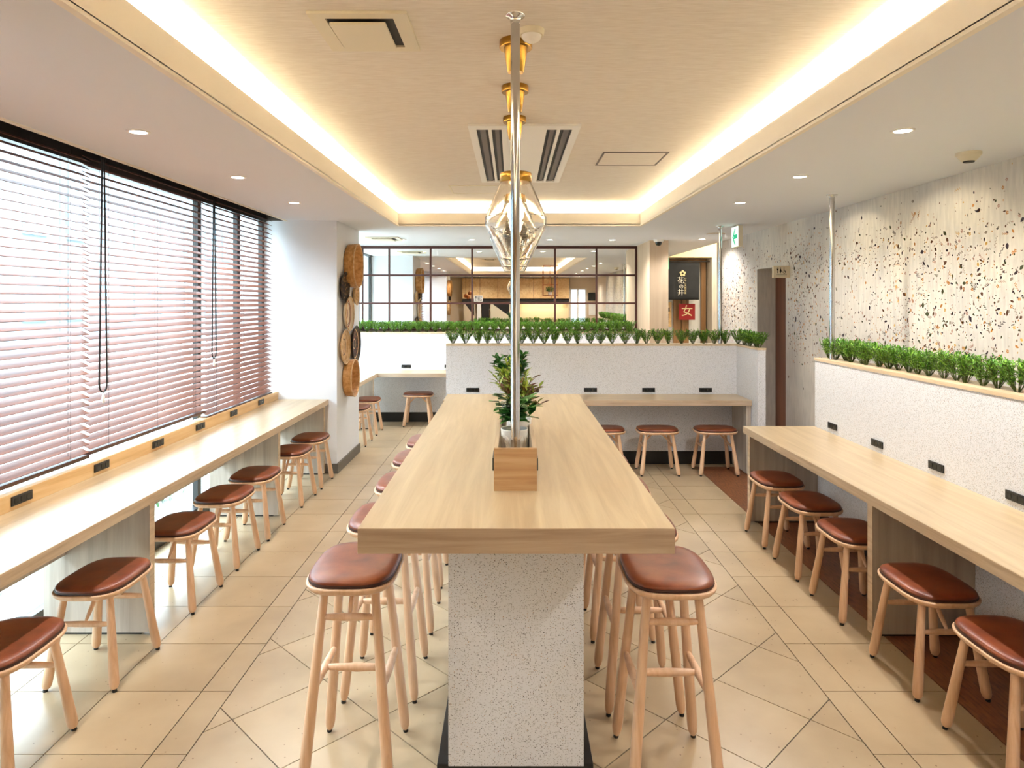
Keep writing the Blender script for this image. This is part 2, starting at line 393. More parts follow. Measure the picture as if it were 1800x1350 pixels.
# ceiling: low soffit with the tray opening, cavities, raised tray
c = MB()
for x0, x1, y0, y1 in ((-2.2, CX0, Y0, Y1), (CX1, 2.75, Y0, Y1), (CX0, CX1, Y0, CY0), (CX0, CX1, CY1, Y1)):
    c.box(x0, x1, y0, y1, C1, C1+.02)
c.box(2.75, 4.4, Y0, 9.15, C1, C1+.02)
c.box(-2.7, -2.2, 6.636, Y1, C1, C1+.02); c.box(-2.7, -2.2, Y0, 1.5, C1, C1+.02)
c.box(2.75, 4.4, 9.15, Y1, 2.9, 2.92)
c.box(2.74, 2.75, 9.15, Y1, C1, 2.92)
struct('ceiling', c, M['soffit'])
c = MB(); c.box(CX0, CX1, CY0, CY1, C2, C2+.02); struct('ceiling', c, M['ceil_paper'])
c = MB(); g = .16
c.box(CX0-g-.02, CX1+g+.02, CY0-g-.02, CY1+g+.02, C2+.004, C2+.03)
c.box(CX0-g-.02, CX0-g, CY0-g, CY1+g, C1+.02, C2+.004); c.box(CX1+g, CX1+g+.02, CY0-g, CY1+g, C1+.02, C2+.004)
c.box(CX0-g, CX1+g, CY0-g-.02, CY0-g, C1+.02, C2+.004); c.box(CX0-g, CX1+g, CY1+g, CY1+g+.02, C1+.02, C2+.004)
struct('ceiling', c, M['cove_white'])
c = MB(); F = C1+.136
for dz0, dz1, t in ((C1-.002, C1+.012, .006), (C1+.012, F, 0)):
    c.box(CX0-.02, CX0+t, CY0-.02, CY1+.02, dz0, dz1); c.box(CX1-t, CX1+.02, CY0-.02, CY1+.02, dz0, dz1)
    c.box(CX0+t, CX1-t, CY0-.02, CY0+t, dz0, dz1); c.box(CX0+t, CX1-t, CY1-t, CY1+.02, dz0, dz1)
struct('trim_1', c, M['fascia'])
# led strips behind the lip
for i, (x0, x1, y0, y1, lb) in enumerate((
        (CX0-.075, CX0-.055, CY0, CY1, 'warm light strip hidden behind the window side lip of the ceiling tray'),
        (CX1+.055, CX1+.075, CY0, CY1, 'warm light strip hidden behind the leaf wall side lip of the ceiling tray'),
        (CX0, CX1, CY1+.055, CY1+.075, 'warm light strip behind the far lip of the ceiling tray'),
        (CX0, CX1, CY0-.075, CY0-.055, 'warm light strip behind the lip of the ceiling tray over the service counter'))):
    t = thing('light_strip', lb, 'light', ((x0+x1)/2, (y0+y1)/2, C1+.02), 'light strips in the ceiling tray')
    b = MB(); b.box(x0-.01, x1+.01, y0-.01, y1+.01, C1+.02, C1+.035); b.build('channel', M['white_plastic'], t)
    b = MB(); b.box(x0, x1, y0, y1, C1+.035, C1+.05); b.build('diffuser', M['led'], t)

# walls
wl = MB()
wl.box(-2.6, WX, Y0, .5, 0, 2.9); wl.box(-2.6, WX, 9.46, Y1, 0, 2.9)
wl.box(-2.5, WX, 1.5, 9.46, 2.56, 2.9)
struct('wall_left', wl, M['tan_wall'])
wp = MB(); wp.box(-2.6, -1.70, 6.636, 7.59, 0, C1); struct('wall_pillar', wp, M['plaster'])
wp = MB(); wp.box(-2.6, -1.70, .5, 1.5, 0, C1); struct('wall_pillar', wp, M['plaster'])
bb = MB(); bb.box(-1.79, -1.685, 6.622, 7.6, 0, .095); bb.box(-2.4, -1.79, 6.622, 6.64, 0, .095); struct('baseboard_pillar', bb, M['base_grey'])
bb = MB(); bb.box(-1.8, -1.685, .49, 1.51, 0, .095); struct('baseboard_pillar', bb, M['base_grey'])
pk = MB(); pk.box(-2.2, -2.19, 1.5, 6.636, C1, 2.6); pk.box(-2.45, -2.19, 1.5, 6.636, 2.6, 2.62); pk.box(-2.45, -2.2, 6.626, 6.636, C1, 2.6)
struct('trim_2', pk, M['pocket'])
tr = MB(); tr.box(-2.2, -2.175, 1.5, 6.636, C1-.006, C1+.006); struct('trim_3', tr, M['fascia'])
# wall at back of the dining room behind the mirror, and around it
wb = MB(); wb.box(-2.6, 2.013, 9.68, 9.8, 0, 2.9); struct('wall_far', wb, M['tan_wall'])
wc = MB(); wc.box(1.772, 2.013, 8.77, 9.68, 0, C1); struct('wall_column', wc, M['wood_col'])
# right wall with leaf print
wr = MB(); T = .19
def quad_wall(y0, y1, z0, z1): wr.box(2.75, 2.75+T, y0, y1, z0, z1)
quad_wall(-.6, 6.854, 0, C1); quad_wall(7.648, 9.15, 0, C1); quad_wall(6.854, 7.648, 2.03, C1)
wr.box(2.94, 3.3, 7.648, 7.70, 0, 2.03); wr.box(2.94, 3.3, 6.80, 6.854, 0, 2.03); wr.box(2.94, 3.3, 6.80, 7.70, 2.03, 2.08)
rnd = random.Random(3)
prints = [M['print_wall']]
for nm, cc in (('print_plum', '#2B1826'), ('print_brown', '#5E3A25'), ('print_orange', '#B97A34'), ('print_olive', '#3D401E'), ('print_pink', '#A98272'), ('print_ochre', '#C79A4A'), ('print_dust', '#8E7F70')):
    prints.append(mat(nm, cc, .65))
def spr(cy, cz, ang, L_, Wd, mi):
    ca, sa = math.cos(ang), math.sin(ang)
    pts = [(-.5, 0), (-.25, .38), (.05, .5), (.3, .33), (.5, 0), (.25, -.4), (-.05, -.5), (-.3, -.3)]
    vs = []
    for a, b in pts:
        a2, b2 = a*L_*rnd.uniform(.85, 1.15), b*Wd*rnd.uniform(.8, 1.2)
        vs.append((2.7493, cy+a2*ca-b2*sa, cz+a2*sa+b2*ca))
    wr.add(vs, [tuple(range(8))], mi)
k = 0
while k < 8200:
    cy = rnd.uniform(-.5, 9.1); cz = rnd.uniform(.8, 2.44)
    dens = min(1, max(0, (cz-1.0)/.35))*min(1, max(.0, (2.42-cz)/.40)**1.2)
    dens = max(dens, .02); dens *= .55+.45*math.sin(cy*2.1+cz*3.3)*math.sin(cy*.9-cz*2.0)+.15
    if rnd.random() > dens: continue
    if 6.8 < cy < 7.7 and cz < 2.06: continue
    k += 1
    q = rnd.random()
    mi = rnd.choices([1, 2, 3, 4, 5, 6, 7], [17, 18, 13, 10, 14, 8, 16])[0]
    big = rnd.random() < .17
    Ls = rnd.uniform(.022, .042) if big else rnd.uniform(.008, .021)
    if mi in (3, 5, 6, 7): Ls *= .75
    an = rnd.uniform(0, PI)
    if q < .06:      # sprig: stem with small leaflets
        sl = rnd.uniform(.04, .075)
        spr(cy, cz, an, sl, .0022, mi)
        for t in range(-3, 4):
            o = t*sl/7.5; sg = 1 if t % 2 else -1
            spr(cy+o*math.cos(an)-sg*.005*math.sin(an), cz+o*math.sin(an)+sg*.005*math.cos(an), an+sg*.9, .011, .0045, mi)
    elif q < .22 and mi in (3, 5, 6):   # little flower
        for t in range(5): spr(cy+.007*math.cos(t*1.257), cz+.007*math.sin(t*1.257), t*1.257, .011, .008, mi)
    else: spr(cy, cz, an, Ls, Ls*rnd.uniform(.35, .75), mi)
struct('wall_right', wr, prints)
wr2 = MB(); wr2.box(2.75, 2.94, Y0, -.6, 0, C1); struct('wall_right', wr2, M['tan_wall'])
bb = MB(); bb.box(2.735, 2.75, 7.66, 9.15, 0, .06); bb.box(2.735, 2.75, -.6, 6.85, 0, .06); struct('baseboard_right', bb, M['base_grey'])
d = MB(); d.box(2.955, 2.99, 6.856, 7.646, .005, 2.028); dr = tag(d.build('door_1', M['brown_door'], keep=True), kind='structure')
h_ = MB(); h_.box(2.945, 2.956, 6.95, 6.975, .95, 1.25, bev=.003); h_.build('door_handle', M['chrome'], dr)
# corridor end
we = MB(); we.box(2.013, 4.4, 12.28, 12.4, 0, 2.45); we.box(2.0, 2.013, 9.8, 12.4, 0, 2.6); we.box(4.3, 4.4, 9.15, 12.4, 0, 2.9); we.box(2.94, 4.3, 9.05, 9.15, 0, 2.9)
struct('wall_corridor', we, M['white_wall'])
we = MB(); we.box(2.0, 4.3, 11.9, 12.28, 2.44, 2.9); struct('wall_header', we, M['glow_wall'])  # yellow glow of the side area is in the header colour
we = MB(); we.box(3.49, 4.3, 11.9, 12.28, 0, 2.44); struct('wall_pier', we, M['print_wall'])
d = MB(); d.box(2.9, 3.03, 12.22, 12.279, 0, 2.3); d.box(3.045, 3.17, 12.22, 12.279, 0, 2.3); d.box(3.39, 3.47, 12.2, 12.279, 0, 2.43); d.box(2.6, 3.39, 12.2, 12.279, 2.36, 2.43)
struct('door_2', d, M['oak_brown'])
# wall behind the camera and beyond
wz = MB(); wz.box(-2.6, 1.9, Y0-.1, Y0, 0, 2.9); wz.box(1.9, 4.4, Y0-.1, Y0, 2.1, 2.9); wz.box(2.45, 4.4, Y0-.1, Y0, 0, 2.1)
struct('wall_back', wz, M['tan_wall'])

# ------------------------------------------------------------------ windows
def window(name, y0, y1, mull, z0=.05, z1=2.56):
    f = MB()
    f.box(WX-.05, WX+.03, y0, y1, z0, z0+.05); f.box(WX-.05, WX+.03, y0, y1, z1-.12, z1)
    f.box(WX-.05, WX+.03, y0, y1, .66, .74)
    for a, b in mull: f.box(WX-.03, WX+.01, a, b, z0+.05, z1-.12)
    f.box(WX-.05, WX+.03, y0, y1, 0, z0)
    o = struct(name, f, M['frame_dark'])
    g_ = MB(); g_.box(WX-.018, WX-.012, y0, y1, z0+.05, z1-.12); g_.build('glass_pane', M['pane'], o)
    return o
window('window_1', 1.5, 6.636, [(1.5, 1.56), (3.14, 3.205), (5.24, 5.30), (6.0, 6.06), (6.59, 6.636)])
window('window_2', 7.59, 9.46, [(7.59, 7.65), (8.5, 8.56), (9.4, 9.46)])

# ------------------------------------------------------------------ exterior seen through glass
gd = MB(); gd.box(-40, -2.7, -60, 80, -.25, -.15); struct('ground', gd, M['ext_ground'])
b = MB(); b.box(-19, -16, -30, 60, -.15, 8); bt = tag(b.build('apartment_building', M['ext_wall']), 'pale building across the street seen through the blinds', 'building')
wv = MB()
for iy in range(30):
    for iz in range(2): wv.box(-15.99, -15.9, -8.5+iy*2.2, -7.3+iy*2.2, 1.0+iz*2.9, 2.6+iz*2.9)
wv.build('window', M['ext_glass'], bt)
rnd = random.Random(5)
def leaf(mb, p, d, up, L_, Wd, mi=0, fold=.25):
    p = Vector(p); d = Vector(d).normalized(); s_ = d.cross(Vector(up))
    if s_.length < 1e-4: s_ = Vector((1, 0, 0))
    s_.normalize(); nrm = s_.cross(d)
    pts = [p, p+d*L_*.35+s_*Wd*.5+nrm*fold*Wd, p+d*L_*.7+s_*Wd*.38+nrm*fold*Wd, p+d*L_, p+d*L_*.7-s_*Wd*.38+nrm*fold*Wd, p+d*L_*.35-s_*Wd*.5+nrm*fold*Wd, p+d*L_*.4]
    mb.add([tuple(q) for q in pts], [(0, 1, 6), (1, 2, 6), (2, 3, 6), (3, 4, 6), (4, 5, 6), (5, 0, 6)], mi, False)
def rdir(r, zmin=0, zmax=1):
    a = r.uniform(0, 2*PI); z = r.uniform(zmin, zmax); s_ = math.sqrt(max(0, 1-z*z)); return Vector((s_*math.cos(a), s_*math.sin(a), z))
for i in range(7):
    sh = MB(); cy = 1.7+i*.75
    for k in range(180):
        dd = rdir(rnd, 0, 1); p = Vector((-3.3, cy, -.15))+dd*rnd.uniform(.05, .3); leaf(sh, p, rdir(rnd, -.2, 1), (0, 0, 1), .08, .03)
    tag(sh.build('ground_cover_shrub', M['ext_leaf']), 'low pale shrub on the gravel outside the window', 'shrub', 'low shrubs outside the window')

# ------------------------------------------------------------------ blinds
BX = -2.31
def blind(y0, y1, zb, label, cord=None):
    t = thing('venetian_blind', label, 'blind', (BX, (y0+y1)/2, 2.6), 'wooden blinds on the window')
    a = MB(); a.box(BX-.03, BX+.03, y0+.004, y1-.004, 2.545, 2.598); a.build('headrail', M['blind_rail'], t)
    a = MB(); a.box(BX+.032, BX+.038, y0+.003, y1-.003, 2.50, 2.595); a.build('valance', M['blind_rail'], t)
    pitch = .0425; n_ = int((2.50-zb-.02)/pitch); tl = math.radians(27)
    s_ = MB(); wd = .025
    for i in range(n_):
        z = zb+.03+i*pitch
        mt = Matrix.Translation((BX, 0, z)) @ Matrix.Rotation(tl, 4, 'Y')
        s_.box(-wd, wd, y0+.004, y1-.004, -.0014, .0014, 0, mt)
    s_.build('slats', M['blind'], t)
    a = MB(); a.box(BX-.027, BX+.027, y0+.004, y1-.004, zb-.012, zb+.008, bev=.003); a.build('bottom_rail', M['blind_rail'], t)
    a = MB(); L_ = y1-y0
    for fy in ([.15, .85] if L_ < 1 else [.12, .5, .88]):
        yy = y0+L_*fy
        for xx in (BX-.027, BX+.027): a.rod((xx, yy, zb), (xx, yy, 2.545), .0009, 4)
        a.rod((BX, yy+.02, zb), (BX, yy+.02, 2.545), .0009, 4)
    a.build('ladder_cord', M['cord'], t)
    if cord is not None:
        yy, zz = cord; a = MB(); pts = []
        for k in range(11):
            q = k/10; pts.append((BX+.06, yy-.008-.028*q, 2.5+(zz+.05-2.5)*q))
        for k in range(1, 8): an = PI+PI*k/8; pts.append((BX+.06, yy+.036*math.cos(an), zz+.05+.05*math.sin(an)))
        for k in range(11): q = 1-k/10; pts.append((BX+.06, yy+.008+.028*q, 2.5+(zz+.05-2.5)*q))
        a.path(pts, .0045, 6); a.build('pull_cord', M['cord'], t)
        a = MB(); a.lathe((BX+.06, yy, zz-.06), [(.004, 0), (.009, .01), (.007, .04), (.003, .055)], 10); a.build('cord_toggle', M['white_plastic'], t)
    return t
blind(1.52, 2.31, .835, 'narrow wooden slat blind beyond the left frame edge beside the pillar')
blind(2.31, 3.70, .835, 'nearest long wooden slat blind, washed pale by daylight')
blind(3.70, 5.10, .850, 'middle wooden slat blind with a long black cord loop hanging at its near end', (3.76, 1.17))
blind(5.11, 6.52, .800, 'far wooden slat blind by the white pillar, reddest slats and lowest bottom rail', (5.16, 1.24))

# ------------------------------------------------------------------ window counter
CT = .72
def slab(mb_top, x0, x1, y0, y1, z0, z1, bev=.002): mb_top.box(x0, x1, y0, y1, z0, z1, bev=bev)
def counter_y(x_wall, x_front, y0, y1, panels, label, apron=None, upstand=False, edge='y'):
    t = thing('counter', label, 'counter', ((x_wall+x_front)/2, (y0+y1)/2, 0))
    sg = 1 if x_front > x_wall else -1
    a = MB(); a.box(x_wall, x_front-sg*.002, y0, y1, CT-.05, CT, bev=.0015); a.build('countertop', M['oak_top_y'], t)
    a = MB(); a.box(x_front-sg*.002, x_front, y0, y1, CT-.05, CT-.001); a.build('edge_band', M['oak_edge_y'], t)
    for yp in panels:
        a = MB(); a.box(x_wall, x_front-sg*.035, yp, yp+.045, .012, CT-.05); o = a.build('side_panel', M['oak_panel'], t)
        a = MB(); a.box(x_front-sg*.035, x_front-sg*.032, yp, yp+.045, .012, CT-.05); a.build('panel_edge', M['oak_edge_y'], o)
        a = MB(); a.box(x_wall+sg*.02, x_front-sg*.08, yp+.008, yp+.037, 0, .012); a.build('panel_foot', M['black'], o)
    if apron: a = MB(); a.box(*apron); a.build('apron', M['oak_panel'], t)
    if upstand: a = MB(); a.box(-2.345, -2.267, y0, y1, CT, CT+.078, bev=.002); a.build('upstand', M['oak_warm'], t)
    return t
counter_y(-2.345, -1.78, 1.5, 6.634, [1.54, 3.42, 5.30, 6.585], 'long pale wood counter under the window blinds', (-2.26, -2.235, 1.5, 6.63, .40, CT-.05), True)
tc_ = counter_y(-2.38, -1.78, 7.60, 9.018, [8.93], 'short counter along the window behind the white pillar')
def outlet(x, y, z, face, label, group):
    t = thing('power_outlet', label, 'outlet', (x, y, z), group)
    a = MB()
    w_, h_, d_ = .066, .0215, .008
    if face == '+X': a.box(x, x+d_, y-w_, y+w_, z-h_, z+h_, bev=.002)
    elif face == '-X': a.box(x-d_, x, y-w_, y+w_, z-h_, z+h_, bev=.002)
    else: a.box(x-w_, x+w_, y-d_, y, z-h_, z+h_, bev=.002)
    a.build('face_plate', M['socket'], t)
    a = MB()
    for k in (-.04, 0, .04):
        q = .0115; r_ = .013
        if face == '+X': a.box(x+d_, x+d_+.0015, y+k-r_, y+k+r_, z-q, z+q)
        elif face == '-X': a.box(x-d_-.0015, x-d_, y+k-r_, y+k+r_, z-q, z+q)
        else: a.box(x+k-r_, x+k+r_, y-d_-.0015, y-d_, z-q, z+q)
    a.build('socket', M['glass_dark'], t)
ordn = ['nearest', 'second nearest', 'third nearest', 'fourth nearest', 'fifth nearest', 'farthest']
for i, yy in enumerate([3.155, 3.77, 4.37, 4.965, 5.56, 6.17]):
    outlet(-2.267, yy, .762, '+X', f'black outlet on the wooden ledge under the blinds, {ordn[i]} of the six', 'outlets on the window ledge')
for i, yy in enumerate([3.12, 3.71, 4.31, 4.91]):
    outlet(2.31, yy, .773, '-X', f'black outlet on the partition behind the right hand counter, {["nearest", "second nearest", "third nearest", "farthest"][i]} of the four', 'outlets above the right hand counter')
for i, px in enumerate([831, 936, 1038, 1140, 1240]):
    outlet((px-899.5)*7.01/1200, 7.01, .763, '-Y', f'black outlet on the partition above the far counter, {["leftmost, beside the bar table", "second from left, behind the plants", "middle", "second from right", "rightmost"][i]}', 'outlets above the far counter')
for i, px in enumerate([714, 790]):
    outlet((px-899.5)*9.47/1200, 9.47, .772, '-Y', ['black power outlet on the back partition, fully in view left of the bar table', 'black power outlet on the back partition, cut off by the nearer partition'][i], 'outlets on the back partition')

# ------------------------------------------------------------------ partitions
def partition(name_label, boxes, caps, kicks):
    xs = [b_[0] for b_ in boxes]; 
    t = thing('planter_partition', name_label, 'partition', ((boxes[0][0]+boxes[0][1])/2, (boxes[0][2]+boxes[0][3])/2, 0))
    a = MB()
    for b_ in boxes: a.box(*b_)
    a.build('panel', M['terrazzo'], t)
    a = MB()
    for b_ in caps: a.box(*b_)
    a.build('top_cap', M['cap_oak'], t)
    a = MB()
    for b_ in kicks: a.box(*b_)
    a.build('kick_board', M['black'], t)
    return t
PH = 1.232
partition('white speckled low partition with greenery on top behind the far counter',
          [(-.675, 2.31, 7.01, 7.19, .135, PH-.018), (2.31, 2.385, 6.41, 7.19, .0, PH-.018)],
          [(-.675, 2.31, 7.005, 7.195, PH-.018, PH), (2.305, 2.39, 6.405, 7.195, PH-.018, PH)], [(-.66, 2.31, 7.02, 7.18, 0, .135)])
partition('white speckled partition below the gridded mirror at the back of the room',
          [(-2.36, 1.77, 9.47, 9.65, .135, PH-.006)], [(-2.36, 1.77, 9.465, 9.652, PH-.006, PH+.012)], [(-2.36, 1.77, 9.48, 9.65, 0, .135)])
partition('white speckled partition with greenery along the right hand counter',
          [(2.31, 2.49, .6, 5.2, .1, PH-.01)], [(2.305, 2.495, .6, 5.205, PH-.01, PH+.01)], [(2.32, 2.48, .62, 5.19, 0, .1)])
# far counter
t = thing('counter', 'far wooden counter against the middle speckled partition', 'counter', (.8, 6.78, 0))
a = MB(); a.box(-.66, 2.305, 6.552, 7.008, CT-.05, CT, bev=.0015); a.build('countertop', M['oak_top_x'], t)
a = MB(); a.box(-.66, 2.305, 6.55, 6.552, CT-.05, CT-.001); a.build('edge_band', M['oak_edge_x'], t)
a = MB(); a.box(2.262, 2.305, 6.58, 7.008, .01, CT-.05); a.build('side_panel', M['oak_panel'], t)
a = MB(); a.box(-.655, -.612, 6.58, 7.008, .01, CT-.05); a.build('side_panel', M['oak_panel'], t)
t = thing('counter', 'back wooden counter below the mirror, left of the bar table', 'counter', (-.9, 9.24, 0))
a = MB(); a.box(-2.36, 1.6, 9.022, 9.468, CT-.05, CT, bev=.0015); a.build('countertop', M['oak_top_x'], t)
a = MB(); a.box(-1.78, 1.6, 9.02, 9.022, CT-.05, CT-.001); a.build('edge_band', M['oak_edge_x'], t)
a = MB(); a.box(1.55, 1.595, 9.05, 9.468, .0, CT-.05); a.build('side_panel', M['oak_panel'], t)
counter_y(2.308, 1.763, .9, 5.205, [1.0, 3.40, 5.15], 'long pale wood counter in the right foreground against the speckled partition')

# ------------------------------------------------------------------ mirror
t = thing('gridded_mirror', 'wide mirror divided by thin brown metal bars above the back partition', 'mirror', (-.2, 9.65, 1.26))
a = MB(); a.box(-2.36, 1.765, 9.66, 9.672, 1.26, 2.45); a.build('mirror_pane', M['mirror'], t)
a = MB()
for k in range(-1, 7):
    px = 684+72.9*(k-0); x = (px-899.5)*9.65/1200
    if x > 1.76 or x < -2.36: continue
    a.box(x-.013, x+.013, 9.648, 9.66, 1.26, 2.44)
a.box(1.745, 1.77, 9.635, 9.66, 1.26, 2.44); a.box(-2.12, -2.10, 9.635, 9.66, 1.26, 2.44)
for z, hh in ((2.435, .018), (2.042, .013), (1.646, .013), (1.27, .013)): a.box(-2.36, 1.77, 9.646, 9.66, z-hh, z+hh)
a.build('grid_bars', M['bar'], t)

# ------------------------------------------------------------------ hedges
def tuft_mesh(seed):
    r = random.Random(seed); mb = MB()
    for k in range(34):
        a_ = r.uniform(0, 2*PI); lean = .72*math.sqrt(r.uniform(.005, 1)); hgt = r.uniform(.115, .15)*(1-.12*lean)
        b0 = Vector((.010*math.cos(a_), .010*math.sin(a_), 0)); tip = Vector((math.cos(a_)*hgt*lean, math.sin(a_)*hgt*lean, hgt))
        mid = (b0+tip)*.5+Vector((0, 0, -.004))
        mb.path([b0, mid, tip], .0014, 3, 1)
        for j in range(13):
            q = .30+.70*j/12; p = b0.lerp(mid, q*2) if q < .5 else mid.lerp(tip, q*2-1)
            dd = (rdir(r, -.3, .9)+Vector((0, 0, .2))).normalized()
            leaf(mb, p, dd, (0, 0, 1), r.uniform(.018, .032)*(.7+.4*q), r.uniform(.007, .010), 0)
    return mb
tufts = []
for sd in range(5):
    o = tuft_mesh(40+sd).build('boxwood_tuft', [M['hedge'], M['stem']]); me = o.data
    # keep origin at the stem base
    o.location = (0, 0, 0); tufts.append(me)
    bpy.data.objects.remove(o)
rh = random.Random(9)
def hedge(points, label, group, z=PH):
    for (x, y) in points:
        o = bpy.data.objects.new('boxwood_tuft', rh.choice(tufts)); COL.objects.link(o)
        s_ = rh.uniform(.94, 1.06); o.location = (x, y, z); o.rotation_euler = (0, 0, rh.uniform(0, 2*PI)); o.scale = (s_, s_, s_*rh.uniform(.96, 1.05))
        tag(o, label, 'artificial plant', group)
hedge([(-.60+.118*i, 7.1) for i in range(25)], 'short green boxwood tuft in the row on the middle partition behind the far counter', 'green tufts on the middle partition')
hedge([(2.348, 6.47+.115*i) for i in range(6)], 'short green boxwood tuft on the partition wing at the far counter end', 'green tufts on the partition wing')
hedge([(-2.25+.118*i, 9.54) for i in range(34)], 'short green boxwood tuft in the row under the gridded mirror', 'green tufts under the mirror', PH+.012)
hedge([(2.40, 1.0+.112*i) for i in range(38)], 'short green boxwood tuft in the row above the right hand counter', 'green tufts on the right hand partition', PH+.01)

# ------------------------------------------------------------------ stools
def superell(a, b, n, p=3.4):
    out = []
    for k in range(n):
        t_ = 2*PI*k/n; c_, s_ = math.cos(t_), math.sin(t_)
        out.append((a*math.copysign(abs(c_)**(2/p), c_), b*math.copysign(abs(s_)**(2/p), s_)))
    return out
def make_stool(h, high):
    nm = 'bar_stool' if high else 'low_stool'
    t = thing(nm, 'stool', 'stool', (0, 0, 0), local=True)
    A, Bq = .158, .205
    def ring(sa, sb, z): return [(x, y, z) for x, y in superell(A*sa, Bq*sb, 40)]
    zt = h-.030
    a = MB(); a.rings([ring(.80, .84, zt-.026), ring(.93, .945, zt-.022), ring(.985, .99, zt-.012), ring(1, 1, zt-.004), ring(.995, .996, zt), ring(.97, .975, zt+.001)]); a.build('seat', M['beech'], t)
    a = MB(); a.rings([ring(.94, .95, zt), ring(.955, .965, zt+.006), ring(.95, .96, zt+.012)]); w_ = a.build('seat_welt', M['welt'], t)
    a = MB(); a.rings([ring(.935, .945, zt+.008), ring(.945, .955, zt+.014), ring(.93, .943, zt+.021), ring(.88, .90, zt+.0265), ring(.74, .77, zt+.030), ring(.5, .52, zt+.0315), ring(.2, .2, zt+.0305)])
    a.build('cushion', M['leather'], t)
    top = zt-.020; fx, fy = .148, .178; tx, ty = (.098, .128) if not high else (.086, .112)
    def P(sx, sy, z): q = (top-z)/top; return Vector((sx*(tx+(fx-tx)*q), sy*(ty+(fy-ty)*q), z))
    for sx in (-1, 1):
        for sy in (-1, 1):
            r0 = .0145; r1 = .0205 if not high else .0195
            a = MB(); a.tube(P(sx, sy, top), P(sx, sy, .012), [(0, r0), (.3, r0+.002), (.65, r0+.0045), (.9, r1), (.955, r1-.0005), (.985, r1-.004), (1, r1-.009)], 14)
            lg = a.build('leg', M['beech'], t)
            a = MB(); q = P(sx, sy, 0); a.lathe((q.x, q.y, 0), [(.0095, 0), (.0105, .004), (.008, .013)], 12); a.build('glide', M['black'], lg)
    SP = [(0, .0075), (.12, .0105), (.35, .013), (.65, .013), (.88, .0105), (1, .0075)]
    zs_ = h-.172 if not high else h-.155
    for sy in (-1, 1):
        a = MB(); a.tube(P(-1, sy, zs_), P(1, sy, zs_), SP, 12); a.build('stretcher', M['beech'], t)
        m_ = (P(-1, sy, zs_)+P(1, sy, zs_))/2
        a = MB(); a.tube(m_+Vector((0, 0, .004)), Vector((0, sy*.035, top-.004)), [(0, .006), (.3, .0095), (.7, .0095), (1, .007)], 10); a.build('brace', M['beech'], t)
    if high:
        zl = .345; SL = [(0, .009), (.15, .0125), (.5, .0155), (.85, .0125), (1, .009)]
        for sx in (-1, 1):
            a = MB(); a.tube(P(sx, -1, zl), P(sx, 1, zl), SL, 12); a.build('foot_rail', M['beech'], t)
        a = MB(); a.tube((P(-1, -1, zl)+P(-1, 1, zl))/2, (P(1, -1, zl)+P(1, 1, zl))/2, SL, 12); a.build('foot_rail', M['beech'], t)
    return t
low = make_stool(.445, False); high = make_stool(.738, True); used = set()
def put(proto, x, y, rz, label, group):
    if id(proto) in used: return dup(proto, (x, y, 0), rz, label, group)
    used.add(id(proto)); proto.location = (x, y, 0); proto.rotation_euler = (0, 0, rz); proto['label'] = label; proto['group'] = group; return proto
o6 = ['nearest, cut off by the photo edge', 'second nearest', 'third nearest', 'fourth nearest', 'fifth nearest', 'sixth nearest', 'farthest, beside the white pillar']
for i, (x, y, rz) in enumerate([(-1.85, 2.48, .02), (-1.848, 3.10, 0), (-1.85, 3.82, .0), (-1.85, 4.41, 0), (-1.848, 4.93, .02), (-1.845, 5.71, -.02), (-1.84, 6.25, .0)]):
    put(low, x, y, rz, f'low brown-seated stool at the window counter, {o6[i]}', 'low stools at the window counter')
for i, (x, y, rz) in enumerate([(1.842, 2.49, 0), (1.842, 3.03, 0), (1.852, 3.70, 0), (1.853, 4.25, .0), (1.853, 4.785, 0)]):
    put(low, x, y, rz, f'low brown-seated stool at the right hand counter, {["nearest, cut off by the photo edge", "second nearest", "middle of the five", "second farthest", "farthest, by the counter end panel"][i]}', 'low stools at the right hand counter')
for i, x in enumerate([.90, 1.42, 1.985]):
    put(low, x, 6.67, PI/2, f'low brown-seated stool under the far counter, {["left, half hidden by the bar table", "middle of the three", "rightmost"][i]}', 'low stools under the far counter')
put(low, -1.26, 9.22, PI/2, 'low beech stool standing alone under the back counter left of the bar table', 'low stools at the back counters')
put(low, -1.83, 8.03, 0, 'low beech stool half hidden by the white pillar, nearer of the two there', 'low stools at the back counters')
put(low, -1.83, 8.68, 0, 'low beech stool half hidden by the white pillar, farther of the two there', 'low stools at the back counters')
n5 = ['nearest', 'second nearest', 'third nearest', 'fourth nearest', 'farthest']
for i, (x, y) in enumerate([(-.56, 2.475), (-.552, 3.02), (-.552, 3.60), (-.56, 4.15), (-.555, 4.66)]):
    put(high, x, y, 0, f'tall bar stool on the window side of the bar table, {n5[i]}', 'bar stools on the window side of the table')
for i, (x, y) in enumerate([(.548, 2.44), (.538, 2.93), (.545, 3.52), (.54, 4.10), (.535, 4.65)]):
    put(high, x, y, 0, f'tall bar stool on the leaf wall side of the bar table, {n5[i]}', 'bar stools on the leaf wall side of the table')

# ------------------------------------------------------------------ bar table
TT = 1.02
t = thing('bar_table', 'long high table with pale oak top on a white speckled pedestal', 'table', (.013, 3.38, 0))
a = MB(); a.box(-.4415, .4676, 1.957, 4.80, TT-.072, TT, bev=.0015); a.build('tabletop', M['oak_top_y'], t)
a = MB(); a.box(-.4415, .4676, 1.955, 1.957, TT-.072, TT-.001); a.build('edge_band', M['oak_edge_x'], t)
a = MB(); a.box(-.221, .251, 2.38, 4.42, .05, TT-.072); a.build('pedestal', M['terrazzo'], t)
a = MB(); a.box(-.262, .286, 2.39, 4.46, 0, .05, bev=.003); a.build('base_plate', M['black'], t)
